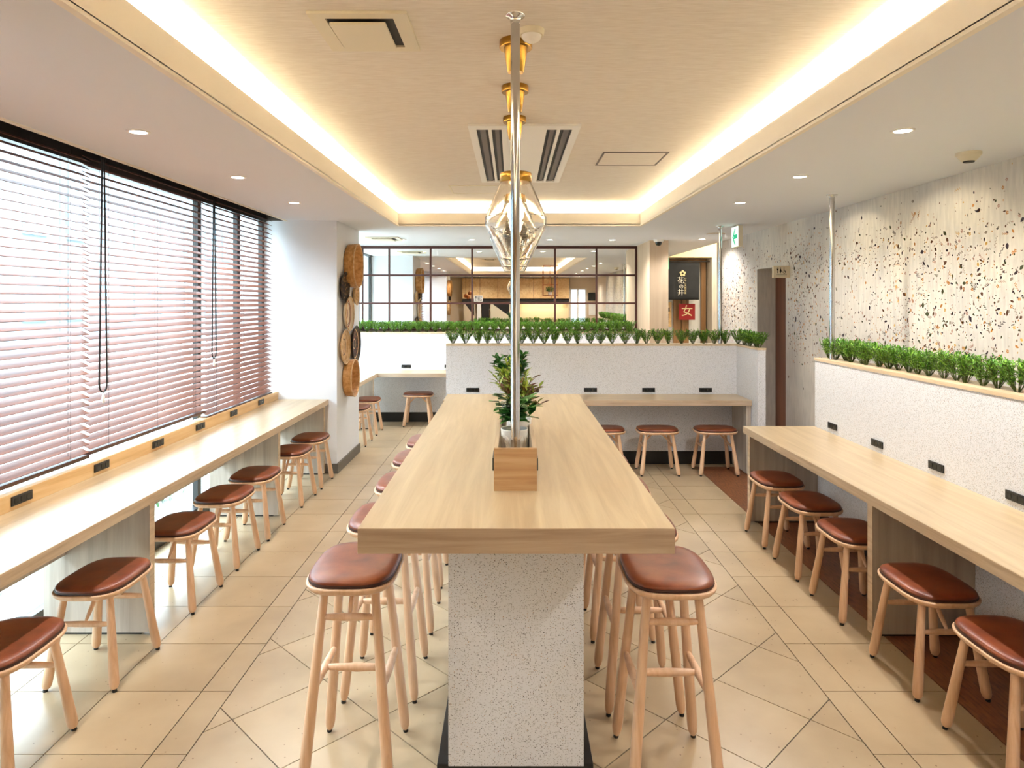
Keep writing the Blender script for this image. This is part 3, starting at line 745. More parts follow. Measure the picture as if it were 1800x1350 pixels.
# planter box
t = thing('planter_box', 'open oak box holding the potted plants in the middle of the bar table', 'box', (.013, 2.9, TT))
BZ = TT+.146
a = MB(); a.box(-.0615, .0865, 2.342, 2.357, TT, BZ, bev=.001); a.build('front_panel', M['oak_box'], t)
a = MB(); a.box(-.0615, -.0465, 2.357, 3.50, TT, BZ, bev=.001); a.build('side_panel', M['oak_edge_y'], t)
a = MB(); a.box(.0715, .0865, 2.357, 3.50, TT, BZ, bev=.001); a.build('side_panel', M['oak_edge_y'], t)
a = MB(); a.box(-.0615, .0865, 3.50, 3.515, TT, BZ, bev=.001); a.build('back_panel', M['oak_box'], t)
a = MB(); a.box(-.0465, .0715, 2.357, 3.50, TT, TT+.012); a.build('bottom_board', M['white_plastic'], t)
for sx, xx in ((-1, -.0615), (1, .0865)):
    a = MB(); a.box(xx, xx+sx*.007, 2.42, 2.55, TT+.05, TT+.095, bev=.002); tag(a.build('socket', M['socket'], t), 'black power socket plate')
# pole through it
t = thing('ceiling_pole', 'chrome pole rising from the planter box on the bar table to the ceiling', 'pole', (.013, 2.457, TT+.012))
a = MB(); a.rod((.013, 2.457, TT+.012), (.013, 2.457, C2-.004), .0165, 24); a.build('tube', M['chrome'], t)
a = MB(); a.lathe((.013, 2.457, C2-.03), [(.0175, 0), (.019, .008), (.0205, .022), (.034, .025), (.035, .03)], 28); a.build('ceiling_flange', M['chrome'], t)
a = MB(); a.lathe((.013, 2.457, TT+.012), [(.03, 0), (.03, .006), (.02, .012), (.018, .03)], 24); a.build('floor_flange', M['chrome'], t)
for x, y, lb in ((2.40, 5.03, 'chrome pole rising from the greenery above the right hand counter'), (2.168, 7.1, 'chrome pole rising from the greenery at the right end of the middle partition')):
    t = thing('ceiling_pole', lb, 'pole', (x, y, PH+.01))
    if x > 2.3: x = 2.36
    a = MB(); a.rod((x, y, PH+.001), (x, y, C1-.002), .0185, 20); a.build('tube', M['chrome'], t)
    a = MB(); a.lathe((x, y, C1-.02), [(.02, 0), (.021, .012), (.04, .014), (.04, .02)], 24); a.build('ceiling_flange', M['chrome'], t)

# potted plants
def pot_plant(y, x, kind, hgt, label, rz=0):
    r = random.Random(int(y*1000)+len(kind)); z0 = TT+.0125
    t = thing('potted_plant', label, 'plant', (x, y, z0), 'potted plants in the planter box')
    a = MB(); zz = .155; R = .0535
    a.lathe((x, y, z0), [(.040, 0), (.044, .004), (R-.004, zz-.03), (R-.002, zz-.004), (R-.001, zz), (R-.006, zz), (R-.007, zz-.012), (.02, zz-.014)], 36); po = a.build('pot', M['pot'], t)
    a = MB()   # raised diamond lattice
    for k in range(14):
        for sg in (-1, 1):
            pts = []
            for q in range(9):
                an = 2*PI*k/14+sg*q*.16; rr = .0445+(R-.004-.0445)*q/8.+.0006; pts.append((x+rr*math.cos(an), y+rr*math.sin(an), z0+.006+(zz-.03)*q/8))
            a.path(pts, .0011, 4)
    a.build('lattice_relief', M['pot'], po)
    a = MB(); a.lathe((x, y, z0+zz-.013), [(R-.008, 0), (.01, .003)], 20); a.build('soil', M['soil'], po)
    f = MB(); st_ = MB(); top = z0+zz-.012
    ns = {'round': 24, 'fine': 40, 'bronze': 36, 'lobed': 30}[kind]
    for k in range(ns):
        a_ = r.uniform(0, 2*PI); ln = r.uniform(.1, .75); hh = hgt*r.uniform(.45, 1.0)*(1-.35*ln)
        tip = Vector((x+math.cos(a_)*ln*.115*(hgt/.2)**.3, y+math.sin(a_)*ln*.12, top+hh)); b0 = Vector((x+r.uniform(-.012, .012), y+r.uniform(-.012, .012), top))
        mid = (b0+tip)*.5+Vector((-.012*math.cos(a_), -.012*math.sin(a_), .015))
        st_.path([b0, mid, tip], .0014, 4)
        out = Vector((math.cos(a_), math.sin(a_), 0))
        if kind == 'round':
            for j in range(5):
                q = .45+.55*j/4; p = b0.lerp(mid, q*2) if q < .5 else mid.lerp(tip, q*2-1)
                dd = (out*.6+rdir(r, -.3, .6)).normalized(); leaf(f, p, dd, (0, 0, 1), r.uniform(.045, .065), r.uniform(.034, .046), 0, .12)
        elif kind in ('fine', 'bronze'):
            for j in range(10):
                q = .3+.7*j/9; p = b0.lerp(mid, q*2) if q < .5 else mid.lerp(tip, q*2-1)
                dd = (out*.4+rdir(r, 0, .9)).normalized(); leaf(f, p, dd, (0, 0, 1), r.uniform(.032, .048), r.uniform(.012, .018), 0 if (kind == 'fine' or r.random() < .6) else 1, .15)
            if kind == 'bronze' and r.random() < .5: leaf(f, tip, (out+Vector((0, 0, .4))), (0, 0, 1), .045, .022, 1, .2)
        else:
            for j in range(7):
                q = .35+.65*j/6; p = b0.lerp(mid, q*2) if q < .5 else mid.lerp(tip, q*2-1)
                for aa in (-.6, 0, .6):
                    d0 = (out*.5+rdir(r, 0, .8)).normalized(); d0 = Matrix.Rotation(aa, 3, 'Z') @ d0; leaf(f, p, d0, (0, 0, 1), r.uniform(.032, .045), r.uniform(.018, .026), 0, .15)
    mm = {'round': M['leaf_dark'], 'fine': M['leaf_lime'], 'bronze': M['leaf_lime'], 'lobed': M['leaf_dark']}[kind]
    f.build('foliage', [mm, M['leaf_red']], t); st_.build('stems', M['stem'], t)
pot_plant(2.60, .010, 'round', .155, 'broad-leaved dark green potted plant in a white patterned pot nearest the box front')
pot_plant(2.82, .030, 'bronze', .215, 'bushy lime and bronze leaved potted plant, second in the oak box')
pot_plant(3.04, .005, 'fine', .25, 'fine leaved lime green potted plant with purple tips, third in the oak box')
pot_plant(3.30, -.0, 'lobed', .30, 'tallest dark green potted plant at the back of the oak box')

# ------------------------------------------------------------------ pendants
for i, (yy, lb) in enumerate(((2.70, 'faceted clear glass pendant lamp with brass cap, nearest of the three'), (3.27, 'faceted clear glass pendant lamp, middle one seen through the nearest'), (3.82, 'faceted clear glass pendant lamp, farthest and lowest in the photo'))):
    x = .016; t = thing('pendant_lamp', lb, 'lamp', (x, yy, C2), 'glass pendants over the bar table')
    a = MB(); a.lathe((x, yy, C2-.03), [(.064, 0), (.065, .003), (.065, .028), (.064, .03)], 40); cn = a.build('canopy', M['brass'], t)
    a = MB(); a.lathe((x, yy, C2-.125), [(.031, 0), (.033, .003), (.047, .095)], 36); a.build('canopy_cone', M['brass'], t)
    a = MB(); a.rod((x, yy, C2-.125), (x, yy, H+.50), .0035, 8); a.build('cord', M['cord'], t)
    zc = H+.47
    a = MB(); a.lathe((x, yy, zc), [(.045, 0), (.062, .001), (.063, .003), (.063, .034), (.061, .037), (.01, .037), (.008, .045)], 40)
    cp = a.build('cap', M['brass'], t)
    a = MB()
    for k in range(3):
        an = k*2*PI/3+.5; a.lathe((x+.064*math.cos(an), yy+.064*math.sin(an), zc+.017), [(.005, -.004), (.006, 0), (.005, .004)], 10)
    a.build('screw', M['brass'], cp)
    outer = [(.052, .020), (.122, -.137), (.122, -.168), (.062, -.298), (.058, -.302)]
    inner = [(.054, -.298), (.057, -.293), (.1165, -.166), (.1165, -.139), (.047, .020)]
    a = MB(); n_ = 56; pr = outer+inner
    R = [[(x+r_*math.cos(2*PI*k/n_+.31), yy+r_*math.sin(2*PI*k/n_+.31), zc+h_) for k in range(n_)] for r_, h_ in pr+[pr[0]]]
    a.rings(R, False, False, 0, True); gs = a.build('glass_shade', M['glass'], t); gs.data.set_sharp_from_angle(angle=math.radians(18))
    a = MB(); a.lathe((x, yy, zc-.045), [(.017, 0), (.019, .01), (.019, .045)], 20); a.build('lamp_holder', M['brass'], t)
    a = MB(); a.lathe((x, yy, zc-.165), [(.004, 0), (.018, .006), (.030, .028), (.033, .05), (.028, .078), (.017, .105), (.016, .12)], 24); a.build('bulb', M['bulb'], t)

# ------------------------------------------------------------------ ceiling fixtures
def downlight(px, py, label, group='recessed downlights', yx=None):
    if yx: x, y = yx
    else: y = (C1-H)*1200/(530-py); x = (px-899.5)*y/1200
    t = thing('downlight', label, 'ceiling light', (x, y, C1), group)
    a = MB(); a.lathe((x, y, C1-.006), [(.036, .003), (.040, 0), (.050, .002), (.052, .006)], 32, caps=False); a.build('trim_ring', M['white_plastic'], t)
    a = MB(); a.lathe((x, y, C1-.004), [(.001, 0), (.038, 0), (.038, .003)], 28); a.build('lens', M['lens'], t)
    d_ = bpy.data.lights.new('downlight_and_wash_spot', 'SPOT'); d_.energy = 36; d_.color = (1, .98, .96); d_.spot_size = math.radians(150); d_.spot_blend = .65; d_.shadow_soft_size = .025
    o = bpy.data.objects.new('downlight_and_wash_spot', d_); COL.objects.link(o); o.parent = t; o.location = (0, 0, -.012)
    if 1.7 < x < 1.9:
        d_wash = d_.copy(); d_wash.spot_size = math.radians(86); d_wash.spot_blend = .4; d_wash.energy = 15; d_wash.color = (1, .90, .68)  # added second spot, tilted sideways to brighten the leaf wall
        o_wash = bpy.data.objects.new('downlight_and_wash_spot', d_wash); COL.objects.link(o_wash); o_wash.parent = t; o_wash.location = (.01, 0, -.014); o_wash.rotation_euler = (0, -math.radians(47), 0)
    return t
for i, (px, py) in enumerate(((243, 231), (418, 311), (517, 356))): downlight(px, py, f'round downlight in the ceiling over the window stools, {["nearest", "middle", "farthest"][i]} of three')
for i, (px, py) in enumerate(((1587, 229), (1406, 310), (1301, 356))): downlight(px, py, f'round downlight in the ceiling over the right hand counter, {["nearest", "middle", "farthest"][i]} of three')
for i, (px, py) in enumerate(((708, 421), (829, 421), (967, 421), (1076, 421.5), (1234, 420))): downlight(px, py, f'small downlight in the ceiling before the gridded mirror, {["first from left", "second from left", "third, behind the glass pendants", "fourth from left", "rightmost, beyond the oak column"][i]}')
for i, (x, y) in enumerate(((-1.726, 1.9), (1.8, 1.9), (1.8, .3), (-1.0, -1.9), (.6, -1.9), (2.1, -1.9))): downlight(0, 0, f'added recessed downlight showing only in the mirror, {["over the window counter near end", "over the right counter near end", "over the leaf wall end", "over the service counter left", "over the service counter middle", "over the service counter right"][i]}', yx=(x, y))  # extra downlights put in to light the room's near end
# ceiling vent square
t = thing('ceiling_vent', 'square cream ceiling vent with a raised centre plate, upper left', 'vent', (-.548, 2.59, C2))
x0, x1, y0, y1 = -.728, -.372, 2.414, 2.778
a = MB(); fw = .055; zz = C2-.012
for q in ((x0, x1, y0, y0+fw*.8), (x0, x1, y1-fw*.8, y1), (x0, x0+fw, y0+fw*.8, y1-fw*.8), (x1-fw, x1, y0+fw*.8, y1-fw*.8)): a.box(*q, zz, C2-.001)
a.build('frame', M['cream_metal'], t)
a = MB(); a.box(x0+fw, x1-fw, y0+fw*.8, y1-fw*.8, C2-.003, C2-.001); a.build('recess', M['dark_slot'], t)
a = MB(); a.box(x0+fw+.012, x1-fw-.03, y0+fw*.8+.012, y1-fw*.8-.02, C2-.028, C2-.018, bev=.003); a.box(x0+.1, x1-.1, y0+.1, y1-.1, C2-.018, C2-.002); a.build('centre_plate', M['cream_metal'], t)
# long two way cassette
t = thing('air_conditioner', 'long ceiling air conditioner with four dark slots behind the pole', 'air conditioner', (.074, 4.85, C2))
x0, x1, y0, y1 = -.255, .403, 3.949, 5.83
sl = [(x0+.045, x0+.115), (x0+.135, x0+.195), (x1-.195, x1-.135), (x1-.115, x1-.045)]
a = MB(); xs = [x0]+[v for p in sl for v in p]+[x1]; zz = C2-.014
ya, yb = y0+.09, y1-.06
a.box(x0, x1, y0, ya, zz, C2-.001); a.box(x0, x1, yb, y1, zz, C2-.001)
for k in range(0, len(xs), 2): a.box(xs[k], xs[k+1], ya, yb, zz, C2-.001)
a.build('panel', M['white_plastic'], t)
for k, (u, v) in enumerate(sl):
    a = MB(); a.box(u, v, ya, yb, C2-.003, C2-.001); o = a.build('slot', M['dark_slot'], t)
    a = MB(); a.box(u+.02, v-.015, ya+.01, yb-.01, C2-.010, C2-.005); a.build('vane', M['slot_grey'], o)
for x0, x1, y0, y1, lb in ((.63, 1.085, 4.70, 5.15, 'square ceiling access panel right of the air conditioner'), (-.562, -.10, 6.05, 6.5, 'square ceiling access panel half hidden behind the glass pendants')):
    t = thing('access_panel', lb, 'access panel', ((x0+x1)/2, (y0+y1)/2, C2))
    a = MB()
    for q in ((x0, x1, y0, y0+.012), (x0, x1, y1-.012, y1), (x0, x0+.012, y0+.012, y1-.012), (x1-.012, x1, y0+.012, y1-.012)): a.box(*q, C2-.005, C2-.0005)
    a.build('frame', M['slot_grey'] if x0 > 0 else M['cream_metal'], t)
    a = MB(); a.box(x0+.015, x1-.015, y0+.015, y1-.015, C2-.004, C2-.0005); a.build('panel', M['ceil_paper'], t)
# motion sensor
t = thing('motion_sensor', 'round white motion sensor dome on the ceiling beside the chrome pole', 'sensor', (.075, 2.59, C2))
a = MB(); a.lathe((.075, 2.59, C2-.022), [(.044, 0), (.047, .004), (.049, .022)], 32); a.build('base', M['cream_metal'], t)
a = MB(); a.lathe((.075, 2.59, C2-.048), [(.004, 0), (.02, .003), (.033, .012), (.038, .026)], 28); a.build('lens', M['white_plastic'], t)
t = thing('smoke_detector', 'round smoke detector on the ceiling near the leaf print wall', 'detector', (2.41, 3.6, C1))
a = MB(); a.lathe((2.41, 3.6, C1-.016), [(.056, 0), (.06, .004), (.06, .016)], 32); a.build('base', M['cream_metal'], t)
a = MB(); a.lathe((2.41, 3.6, C1-.046), [(.03, 0), (.035, .004), (.052, .022), (.054, .030)], 32); a.build('body', M['cream_metal'], t)
a = MB(); a.lathe((2.41, 3.6, C1-.052), [(.026, 0), (.028, .006)], 24); a.build('grille', M['ink'], t)
t = thing('security_camera', 'white dome security camera on the ceiling before the oak column', 'camera', (1.85, 8.6, C1))
a = MB(); a.lathe((1.85, 8.6, C1-.035), [(.052, 0), (.06, .01), (.063, .035)], 28); a.build('housing', M['white_plastic'], t)
a = MB(); a.lathe((1.85, 8.6, C1-.085), [(.006, 0), (.025, .006), (.038, .024), (.042, .05)], 24); a.build('dome', M['glass_dark'], t)
t = thing('ceiling_speaker', 'flat round ceiling speaker behind the green arrow sign', 'speaker', (2.36, 7.9, C1))
a = MB(); a.lathe((2.36, 7.9, C1-.008), [(.10, 0), (.105, .003), (.105, .008)], 32); a.build('rim', M['tan_wall'], t)
a = MB(); a.lathe((2.36, 7.9, C1-.011), [(.09, 0), (.092, .003)], 32); a.build('grille', M['soffit'], t)
t = thing('ceiling_vent', 'small ceiling vent behind the white pillar at the window side', 'vent', (-1.58, 8.5, C1))
a = MB()
for q in ((-1.78, -1.38, 8.28, 8.33), (-1.78, -1.38, 8.67, 8.72), (-1.78, -1.73, 8.33, 8.67), (-1.43, -1.38, 8.33, 8.67)): a.box(*q, C1-.012, C1-.001)
a.build('frame', M['cream_metal'], t)
a = MB(); a.box(-1.73, -1.43, 8.33, 8.67, C1-.004, C1-.001); a.build('recess', M['dark_slot'], t)
a = MB(); a.box(-1.70, -1.47, 8.35, 8.65, C1-.024, C1-.014); a.box(-1.65, -1.5, 8.4, 8.6, C1-.014, C1-.003); a.build('centre_plate', M['cream_metal'], t)

# ------------------------------------------------------------------ baskets
def basket(y, z, r, depth, m_, label, xw=-1.70, spots=None, rimm=None, rings_=None):
    t = thing('woven_basket', label, 'basket', (xw, y, z), 'woven baskets on the pillar')
    n_ = 48; th = .008
    if depth > .05:
        pr = [(.0, .002), (r*.93, .002), (r*.98, .02), (r, depth), (r-th, depth), (r*.98-th, .02), (r*.9, .010), (.0, .010)]
    else:
        pr = [(.0, .002), (r*.55, .003), (r*.85, .012), (r, depth), (r, depth+.006), (r*.84, .020), (r*.55, .010), (.0, .009)]
    a = MB(); R = [[(xw+h_, y+r_*math.cos(2*PI*k/n_), z+r_*math.sin(2*PI*k/n_)) for k in range(n_)] for r_, h_ in pr]
    a.rings(R, False, False, 0, True); bowl = a.build('bowl', m_, t)
    a = MB()   # rim: wrapped ring
    ptsn = 64; rr = .006; RR = []
    for k in range(ptsn):
        an = 2*PI*k/ptsn; c_ = Vector((xw+depth+.002, y+r*math.cos(an), z+r*math.sin(an))); od = Vector((0, math.cos(an), math.sin(an)))
        q = rr*(1+.15*(k % 2)); RR.append([tuple(c_+Vector((q*math.cos(b_), 0, 0))+od*(q*math.sin(b_))) for b_ in [2*PI*j/8 for j in range(8)]])
    RR.append(RR[0]); a.rings(RR, False, False, 0, True); a.build('rim', rimm or m_, t)
    if depth > .05:   # raised weave ribs round the outside
        a = MB()
        for q in range(5):
            hh = depth*(q+.7)/5.6; rq = r*(.975+.02*q/4)+.002
            a.lathe((xw+hh, y, z), [(rq, -.004), (rq+.003, 0), (rq, .004)], 48, 0, 'X', caps=False)
        a.build('weave_band', m_, t)
    if rings_:
        for q, (fr, w_, mm) in enumerate(rings_):
            a = MB(); hx = .011 if depth <= .05 else .0125
            def hz(f_):
                if depth > .05: return .0115
                return .0095+(.0105 if f_ > .84 else 0)*1 if f_ <= .55 or f_ > .84 else .010+(f_-.55)/.29*.010
            a.lathe((xw+.0008, y, z), [(r*(fr-w_), hz(fr-w_)+.0008), (r*fr, hz(fr)+.0016)], 48, 0, 'X', caps=False)
            a.build('pattern_ring', mm, t)
    if spots:
        a = MB(); rs = random.Random(int(r*1000))
        for q in range(spots[0]):
            an = 2*PI*q/spots[0]; 
            for fr in (.45, .68):
                cy, cz = y+r*fr*math.cos(an+fr), z+r*fr*math.sin(an+fr)
                a.add([(xw+.021, cy, cz+.012), (xw+.021, cy+.010, cz), (xw+.021, cy, cz-.012), (xw+.021, cy-.010, cz)], [(0, 1, 2, 3)])
        a.build('pattern_patch', spots[1], t)
    return t
basket(7.10, 2.04, .225, .105, M['rattan'], 'large deep tan basket hanging highest on the pillar', rings_=[(.75, .03, M['cream_dye'])], rimm=M['rattan_pale'])
basket(6.84, 1.81, .150, .035, M['rattan_dark'], 'round dark basket tray left below the large tan basket', spots=(9, M['rattan']), rings_=[(.3, .12, M['dark_dye'])])
basket(7.34, 1.74, .105, .035, M['rattan_pale'], 'small tan basket partly hidden at the pillar edge', rings_=[(.6, .05, M['rattan'])])
basket(6.98, 1.545, .172, .045, M['cream_dye'], 'cream basket tray with red rings and dark centre figures', rings_=[(.82, .07, M['red_dye']), (.70, .03, M['dark_dye']), (.32, .12, M['red_dye'])], rimm=M['rattan_pale'])
basket(7.32, 1.217, .190, .035, M['rattan_dark'], 'large dark patterned basket tray in the lower cluster', spots=(11, M['red_dye']), rings_=[(.82, .05, M['rattan_pale']), (.3, .06, M['rattan_pale'])])
basket(6.86, 1.213, .170, .035, M['rattan_pale'], 'pale tan basket tray with spiral rings at lower left', rings_=[(.8, .05, M['rattan']), (.5, .05, M['dark_dye']), (.25, .05, M['rattan'])])
basket(7.02, .885, .188, .09, M['rattan'], 'deep tan basket hanging lowest on the pillar', rimm=M['rattan_pale'])
basket(1.15, 2.02, .22, .09, M['rattan'], 'tan basket on the near pillar seen only in the mirror')
basket(.85, 1.75, .16, .035, M['rattan_dark'], 'dark basket on the near pillar seen only in the mirror')
basket(1.2, 1.5, .19, .06, M['rattan_pale'], 'pale basket below the others on the near pillar seen only in the mirror')

# ------------------------------------------------------------------ signs
t = thing('exit_sign', 'hanging emergency sign with a green arrow on white, under the ceiling', 'sign', (2.325, 7.03, C1))
ya, yb = 6.926, 7.14; z1_ = C1-.012; z0_ = z1_-.215
a = MB(); a.box(2.30, 2.345, ya, yb, z0_, z1_, bev=.003); a.build('housing', M['cream_metal'], t)
a = MB(); a.box(2.297, 2.300, ya+.004, yb-.004, z0_+.006, z1_-.006); a.build('lit_face', M['white_lit'], t)
a = MB(); yc, zc = (ya+yb)/2, (z0_+z1_)/2; X_ = 2.2962
# arrow pointing towards +Y (left in the photo): chevron head and block tail
a.add([(X_, yc-.085, zc+.022), (X_, yc+.03, zc+.022), (X_, yc+.03, zc-.022), (X_, yc-.085, zc-.022)], [(0, 1, 2, 3)])
for sg in (1, -1): a.add([(X_, yc+.075, zc), (X_, yc+.04, zc), (X_, yc-.03, zc+sg*.078), (X_, yc+.0, zc+sg*.083)], [(0, 1, 2, 3)])
a.build('arrow', M['green_lit'], t)
a = MB(); a.rod((2.3225, 7.03, z1_-.002), (2.3225, 7.03, C1), .012, 12); a.build('stem', M['cream_metal'], t)
t = thing('exit_sign', 'small green lit sign peeking out behind the oak column', 'sign', (2.05, 9.1, 2.1))
a = MB(); a.box(2.013, 2.085, 9.05, 9.11, 2.10, 2.25, bev=.003); a.build('lit_face', M['green_lit'], t)
# toilet sign
t = thing('restroom_sign', 'small beige box sign with toilet pictograms over the brown doorway', 'sign', (2.68, 6.77, 1.9))
sz0, sz1 = 1.67+.235, 1.67+.353
a = MB(); a.box(2.585, 2.749, 6.74, 6.78, sz0, sz1, bev=.002); a.build('housing', M['sign_face'], t)
a = MB(); zc = (sz0+sz1)/2+.012; Yf = 6.7385
def disc(mb, cx, cz, r_, n_=14): mb.add([(cx+r_*math.cos(2*PI*k/n_), Yf, cz+r_*math.sin(2*PI*k/n_)) for k in range(n_)], [tuple(range(n_))])
def pl(mb, pts): mb.add([(p[0], Yf, p[1]) for p in pts], [tuple(range(len(pts)))])
cx = 2.625; disc(a, cx, zc+.024, .005); pl(a, [(cx-.009, zc+.017), (cx+.009, zc+.017), (cx+.003, zc-.002), (cx+.003, zc-.026), (cx-.003, zc-.026), (cx-.003, zc-.002)])
cx = 2.655; disc(a, cx, zc+.024, .005); pl(a, [(cx-.003, zc+.017), (cx+.003, zc+.017), (cx+.011, zc-.012), (cx+.003, zc-.012), (cx+.003, zc-.026), (cx-.003, zc-.026), (cx-.003, zc-.012), (cx-.011, zc-.012)])
cx = 2.692; disc(a, cx-.004, zc+.024, .005); pl(a, [(cx-.007, zc+.016), (cx-.001, zc+.016), (cx-.001, zc-.002), (cx+.010, zc-.002), (cx+.016, zc-.020), (cx+.011, zc-.022), (cx+.006, zc-.008), (cx-.007, zc-.008)])
nn = 20
for k in range(3, 15):
    a0, a1 = PI*.55+2*PI*k/nn, PI*.55+2*PI*(k+1)/nn; pl(a, [(cx-.001+.017*math.cos(a0), zc-.012+.017*math.sin(a0)), (cx-.001+.017*math.cos(a1), zc-.012+.017*math.sin(a1)), (cx-.001+.0135*math.cos(a1), zc-.012+.0135*math.sin(a1)), (cx-.001+.0135*math.cos(a0), zc-.012+.0135*math.sin(a0))])
pl(a, [(2.615, zc-.040), (2.715, zc-.040), (2.715, zc-.043), (2.615, zc-.043)])
a.build('pictograms', M['ink'], t)
# noren curtain
t = thing('noren_curtain', 'dark noren curtain with white flower crest and lettering at the corridor end', 'curtain', (2.95, 12.0, 2.36))
a = MB(); x0, x1, z0_, z1_ = 2.55, 3.30, 1.70, 2.36; nx, nz = 60, 10; vs = []; fs = []
def wav(x, q): return 12.0+.018*math.sin((x-x0)*17)*q*(1 if x < 2.86 else .35)
for iz in range(nz+1):
    for ix in range(nx+1):
        x = x0+(x1-x0)*ix/nx; q = iz/nz; vs.append((x-.02*q*(x-2.95), wav(x, q), z1_-(z1_-z0_)*q))
for iz in range(nz):
    for ix in range(nx): k = iz*(nx+1)+ix; fs.append((k, k+1, k+nx+2, k+nx+1))
a.add(vs, fs, 0, True); cl = a.build('cloth', M['noren'], t)
md = cl.modifiers.new('thick', 'SOLIDIFY'); md.thickness = .003
a = MB(); a.rod((2.45, 12.0, 2.372), (3.48, 12.0, 2.372), .009, 10); a.build('rod', M['ink'], t)
Yf = 11.975; a = MB(); fx_, fz_ = 3.0, 2.165
for k in range(5):
    an = PI/2+2*PI*k/5; cxx, czz = fx_+.036*math.cos(an), fz_+.036*math.sin(an)
    a.add([(cxx+.021*math.cos(2*PI*j/14), Yf, czz+.021*math.sin(2*PI*j/14)) for j in range(14)], [tuple(range(14))])
a.build('flower_crest', M['gold_ink'], t)
text_mesh('花', .125, M['white_ink'], 'lettering', t, FRONT(2.965, Yf, 2.035))
text_mesh('の', .085, M['white_ink'], 'lettering', t, FRONT(2.975, Yf, 1.93))
text_mesh('井', .12, M['white_ink'], 'lettering', t, FRONT(2.965, Yf, 1.825))
for k, ch in enumerate('いやし天然温泉'): text_mesh(ch, .038, M['gold_ink'], 'lettering', t, FRONT(3.045, Yf, 2.075-.043*k))
t = thing('banner', 'square red hanging sign with one pale brushed character below the noren', 'sign', (3.11, 12.1, 1.35))
a = MB(); a.box(2.965, 3.25, 12.10, 12.106, 1.345, 1.63); a.build('cloth', M['red_cloth'], t)
a = MB(); a.rod((3.1075, 12.103, 1.63), (3.1075, 12.103, 1.70), .003, 6); a.rod((3.09, 12.103, 1.70), (3.1075, 12.2, 1.78), .003, 6); a.build('hanger', M['ink'], t)
text_mesh('女', .21, M['gold_ink'], 'lettering', t, FRONT(3.108, 12.098, 1.492))
t = thing('notice_board', 'tan notice board with black panel beside the oak column at the corridor end', 'sign', (2.83, 12.2, 1.25))
a = MB(); a.box(2.62, 2.865, 12.24, 12.278, 1.22, 1.66); a.build('board', M['oak_warm'], t)
a = MB(); a.box(2.66, 2.83, 12.232, 12.24, 1.49, 1.56); a.box(2.66, 2.76, 12.232, 12.24, 1.56, 1.60); a.build('black_panel', M['ink'], t)
a = MB()
for i in range(6):
    for j in range(3): a.box(2.76+j*.022, 2.772+j*.022, 12.236, 12.24, 1.28+i*.03, 1.295+i*.03)
a.build('tag_rows', M['brown_door'], t)
# warm light over the corridor side area (tray cove there)
area('corridor_cove', (3.6, 10.9, 2.86), (0, 0, 0), .9, 1.6, 26, (1, .84, .60))

# ------------------------------------------------------------------ behind the camera, seen in the mirror
d = MB()
for q in ((1.9, 1.95, 0, 2.1), (2.40, 2.45, 0, 2.1), (2.14, 2.19, .05, 2.05), (1.95, 2.40, 2.05, 2.1), (1.95, 2.40, 0, .05)): d.box(q[0], q[1], Y0-.08, Y0-.02, q[2], q[3])
d3 = struct('door_3', d, M['white_plastic'])
d = MB(); d.box(1.95, 2.14, Y0-.052, Y0-.046, .05, 2.05); d.box(2.19, 2.40, Y0-.052, Y0-.046, .05, 2.05); d.build('glass_pane', M['pane'], d3)
t = thing('wall_cabinets', 'row of oak wall cabinets above the service counter, seen in the mirror', 'cabinet', (.1, -2.8, 1.76))
a = MB(); a.box(-1.6, 1.86, -2.99, -2.72, 1.76, C1-.03); a.build('body', M['brown_door'], t)
for k in range(6):
    a = MB(); a.box(-1.6+k*.577+.006, -1.6+(k+1)*.577-.006, -2.72, -2.70, 1.765, C1-.035, bev=.002); a.build('door', M['oak_warm'], t)
t = thing('service_counter', 'oak service counter with splashback coloured by warm glow, seen in the mirror', 'counter', (.1, -2.7, 0))
a = MB(); a.box(-1.6, 1.86, -2.99, -2.4, 0, 1.0); a.build('body', M['oak_panel'], t)
a = MB(); a.box(-1.62, 1.88, -2.99, -2.38, 1.0, 1.03); a.build('worktop', M['oak_top_x'], t)
a = MB(); a.box(.05, 1.86, -3.0, -2.975, 1.03, 1.64); a.build('splashback', M['glow_wall'], t)  # white splashback given the colour of warm light
a = MB(); a.box(-1.6, 1.86, -2.99, -2.75, 1.66, 1.755); a.build('dark_rail', M['ink'], t)  # black strip across the gap under the wall cabinets
area('under_cabinet_light', (1.0, -2.83, 1.65), (0, 0, 0), 1.4, .05, 4, (1, .80, .55))
for i, (x0, x1, a_, b_) in enumerate(((-1.55, -1.18, 'ink', 'tan_wall'), (-1.12, -1.0, 'paper', 'paper'), (-.97, -.73, 'ink', 'ink'), (-.68, -.05, 'ink', 'cream_metal'))):
    t = thing('menu_poster', ['narrow poster in black and tan at the left of the service counter', 'slim white panel between the posters', 'black drinks machine front between the posters', 'wide poster split into a black and a tan triangle'][i]+', in the mirror', 'poster', ((x0+x1)/2, -2.7, 1.2))
    a = MB(); a.box(x0, x1, -2.74, -2.72, 1.04, 1.64); a.build('panel', M[b_], t)
    if i in (0, 3): a = MB(); a.add([(x0+.03, -2.718, 1.61), (x1-.03, -2.718, 1.61), (x1-.03, -2.718, 1.2)], [(0, 1, 2)]); a.build('black_triangle', M['ink'], t)
t = thing('framed_picture', 'small framed black and white picture hung before the oak cabinets, seen in the mirror', 'picture', (-1.07, -2.4, 1.67))
a = MB(); a.box(-1.22, -.93, -2.66, -2.645, 1.66, 1.86); a.build('frame', M['paper'], t)
a = MB(); a.box(-1.19, -.96, -2.645, -2.641, 1.685, 1.835); a.build('picture', mottled('ink_drawing', ['#22201E', '#F0EEE8'], 18, .7), t)
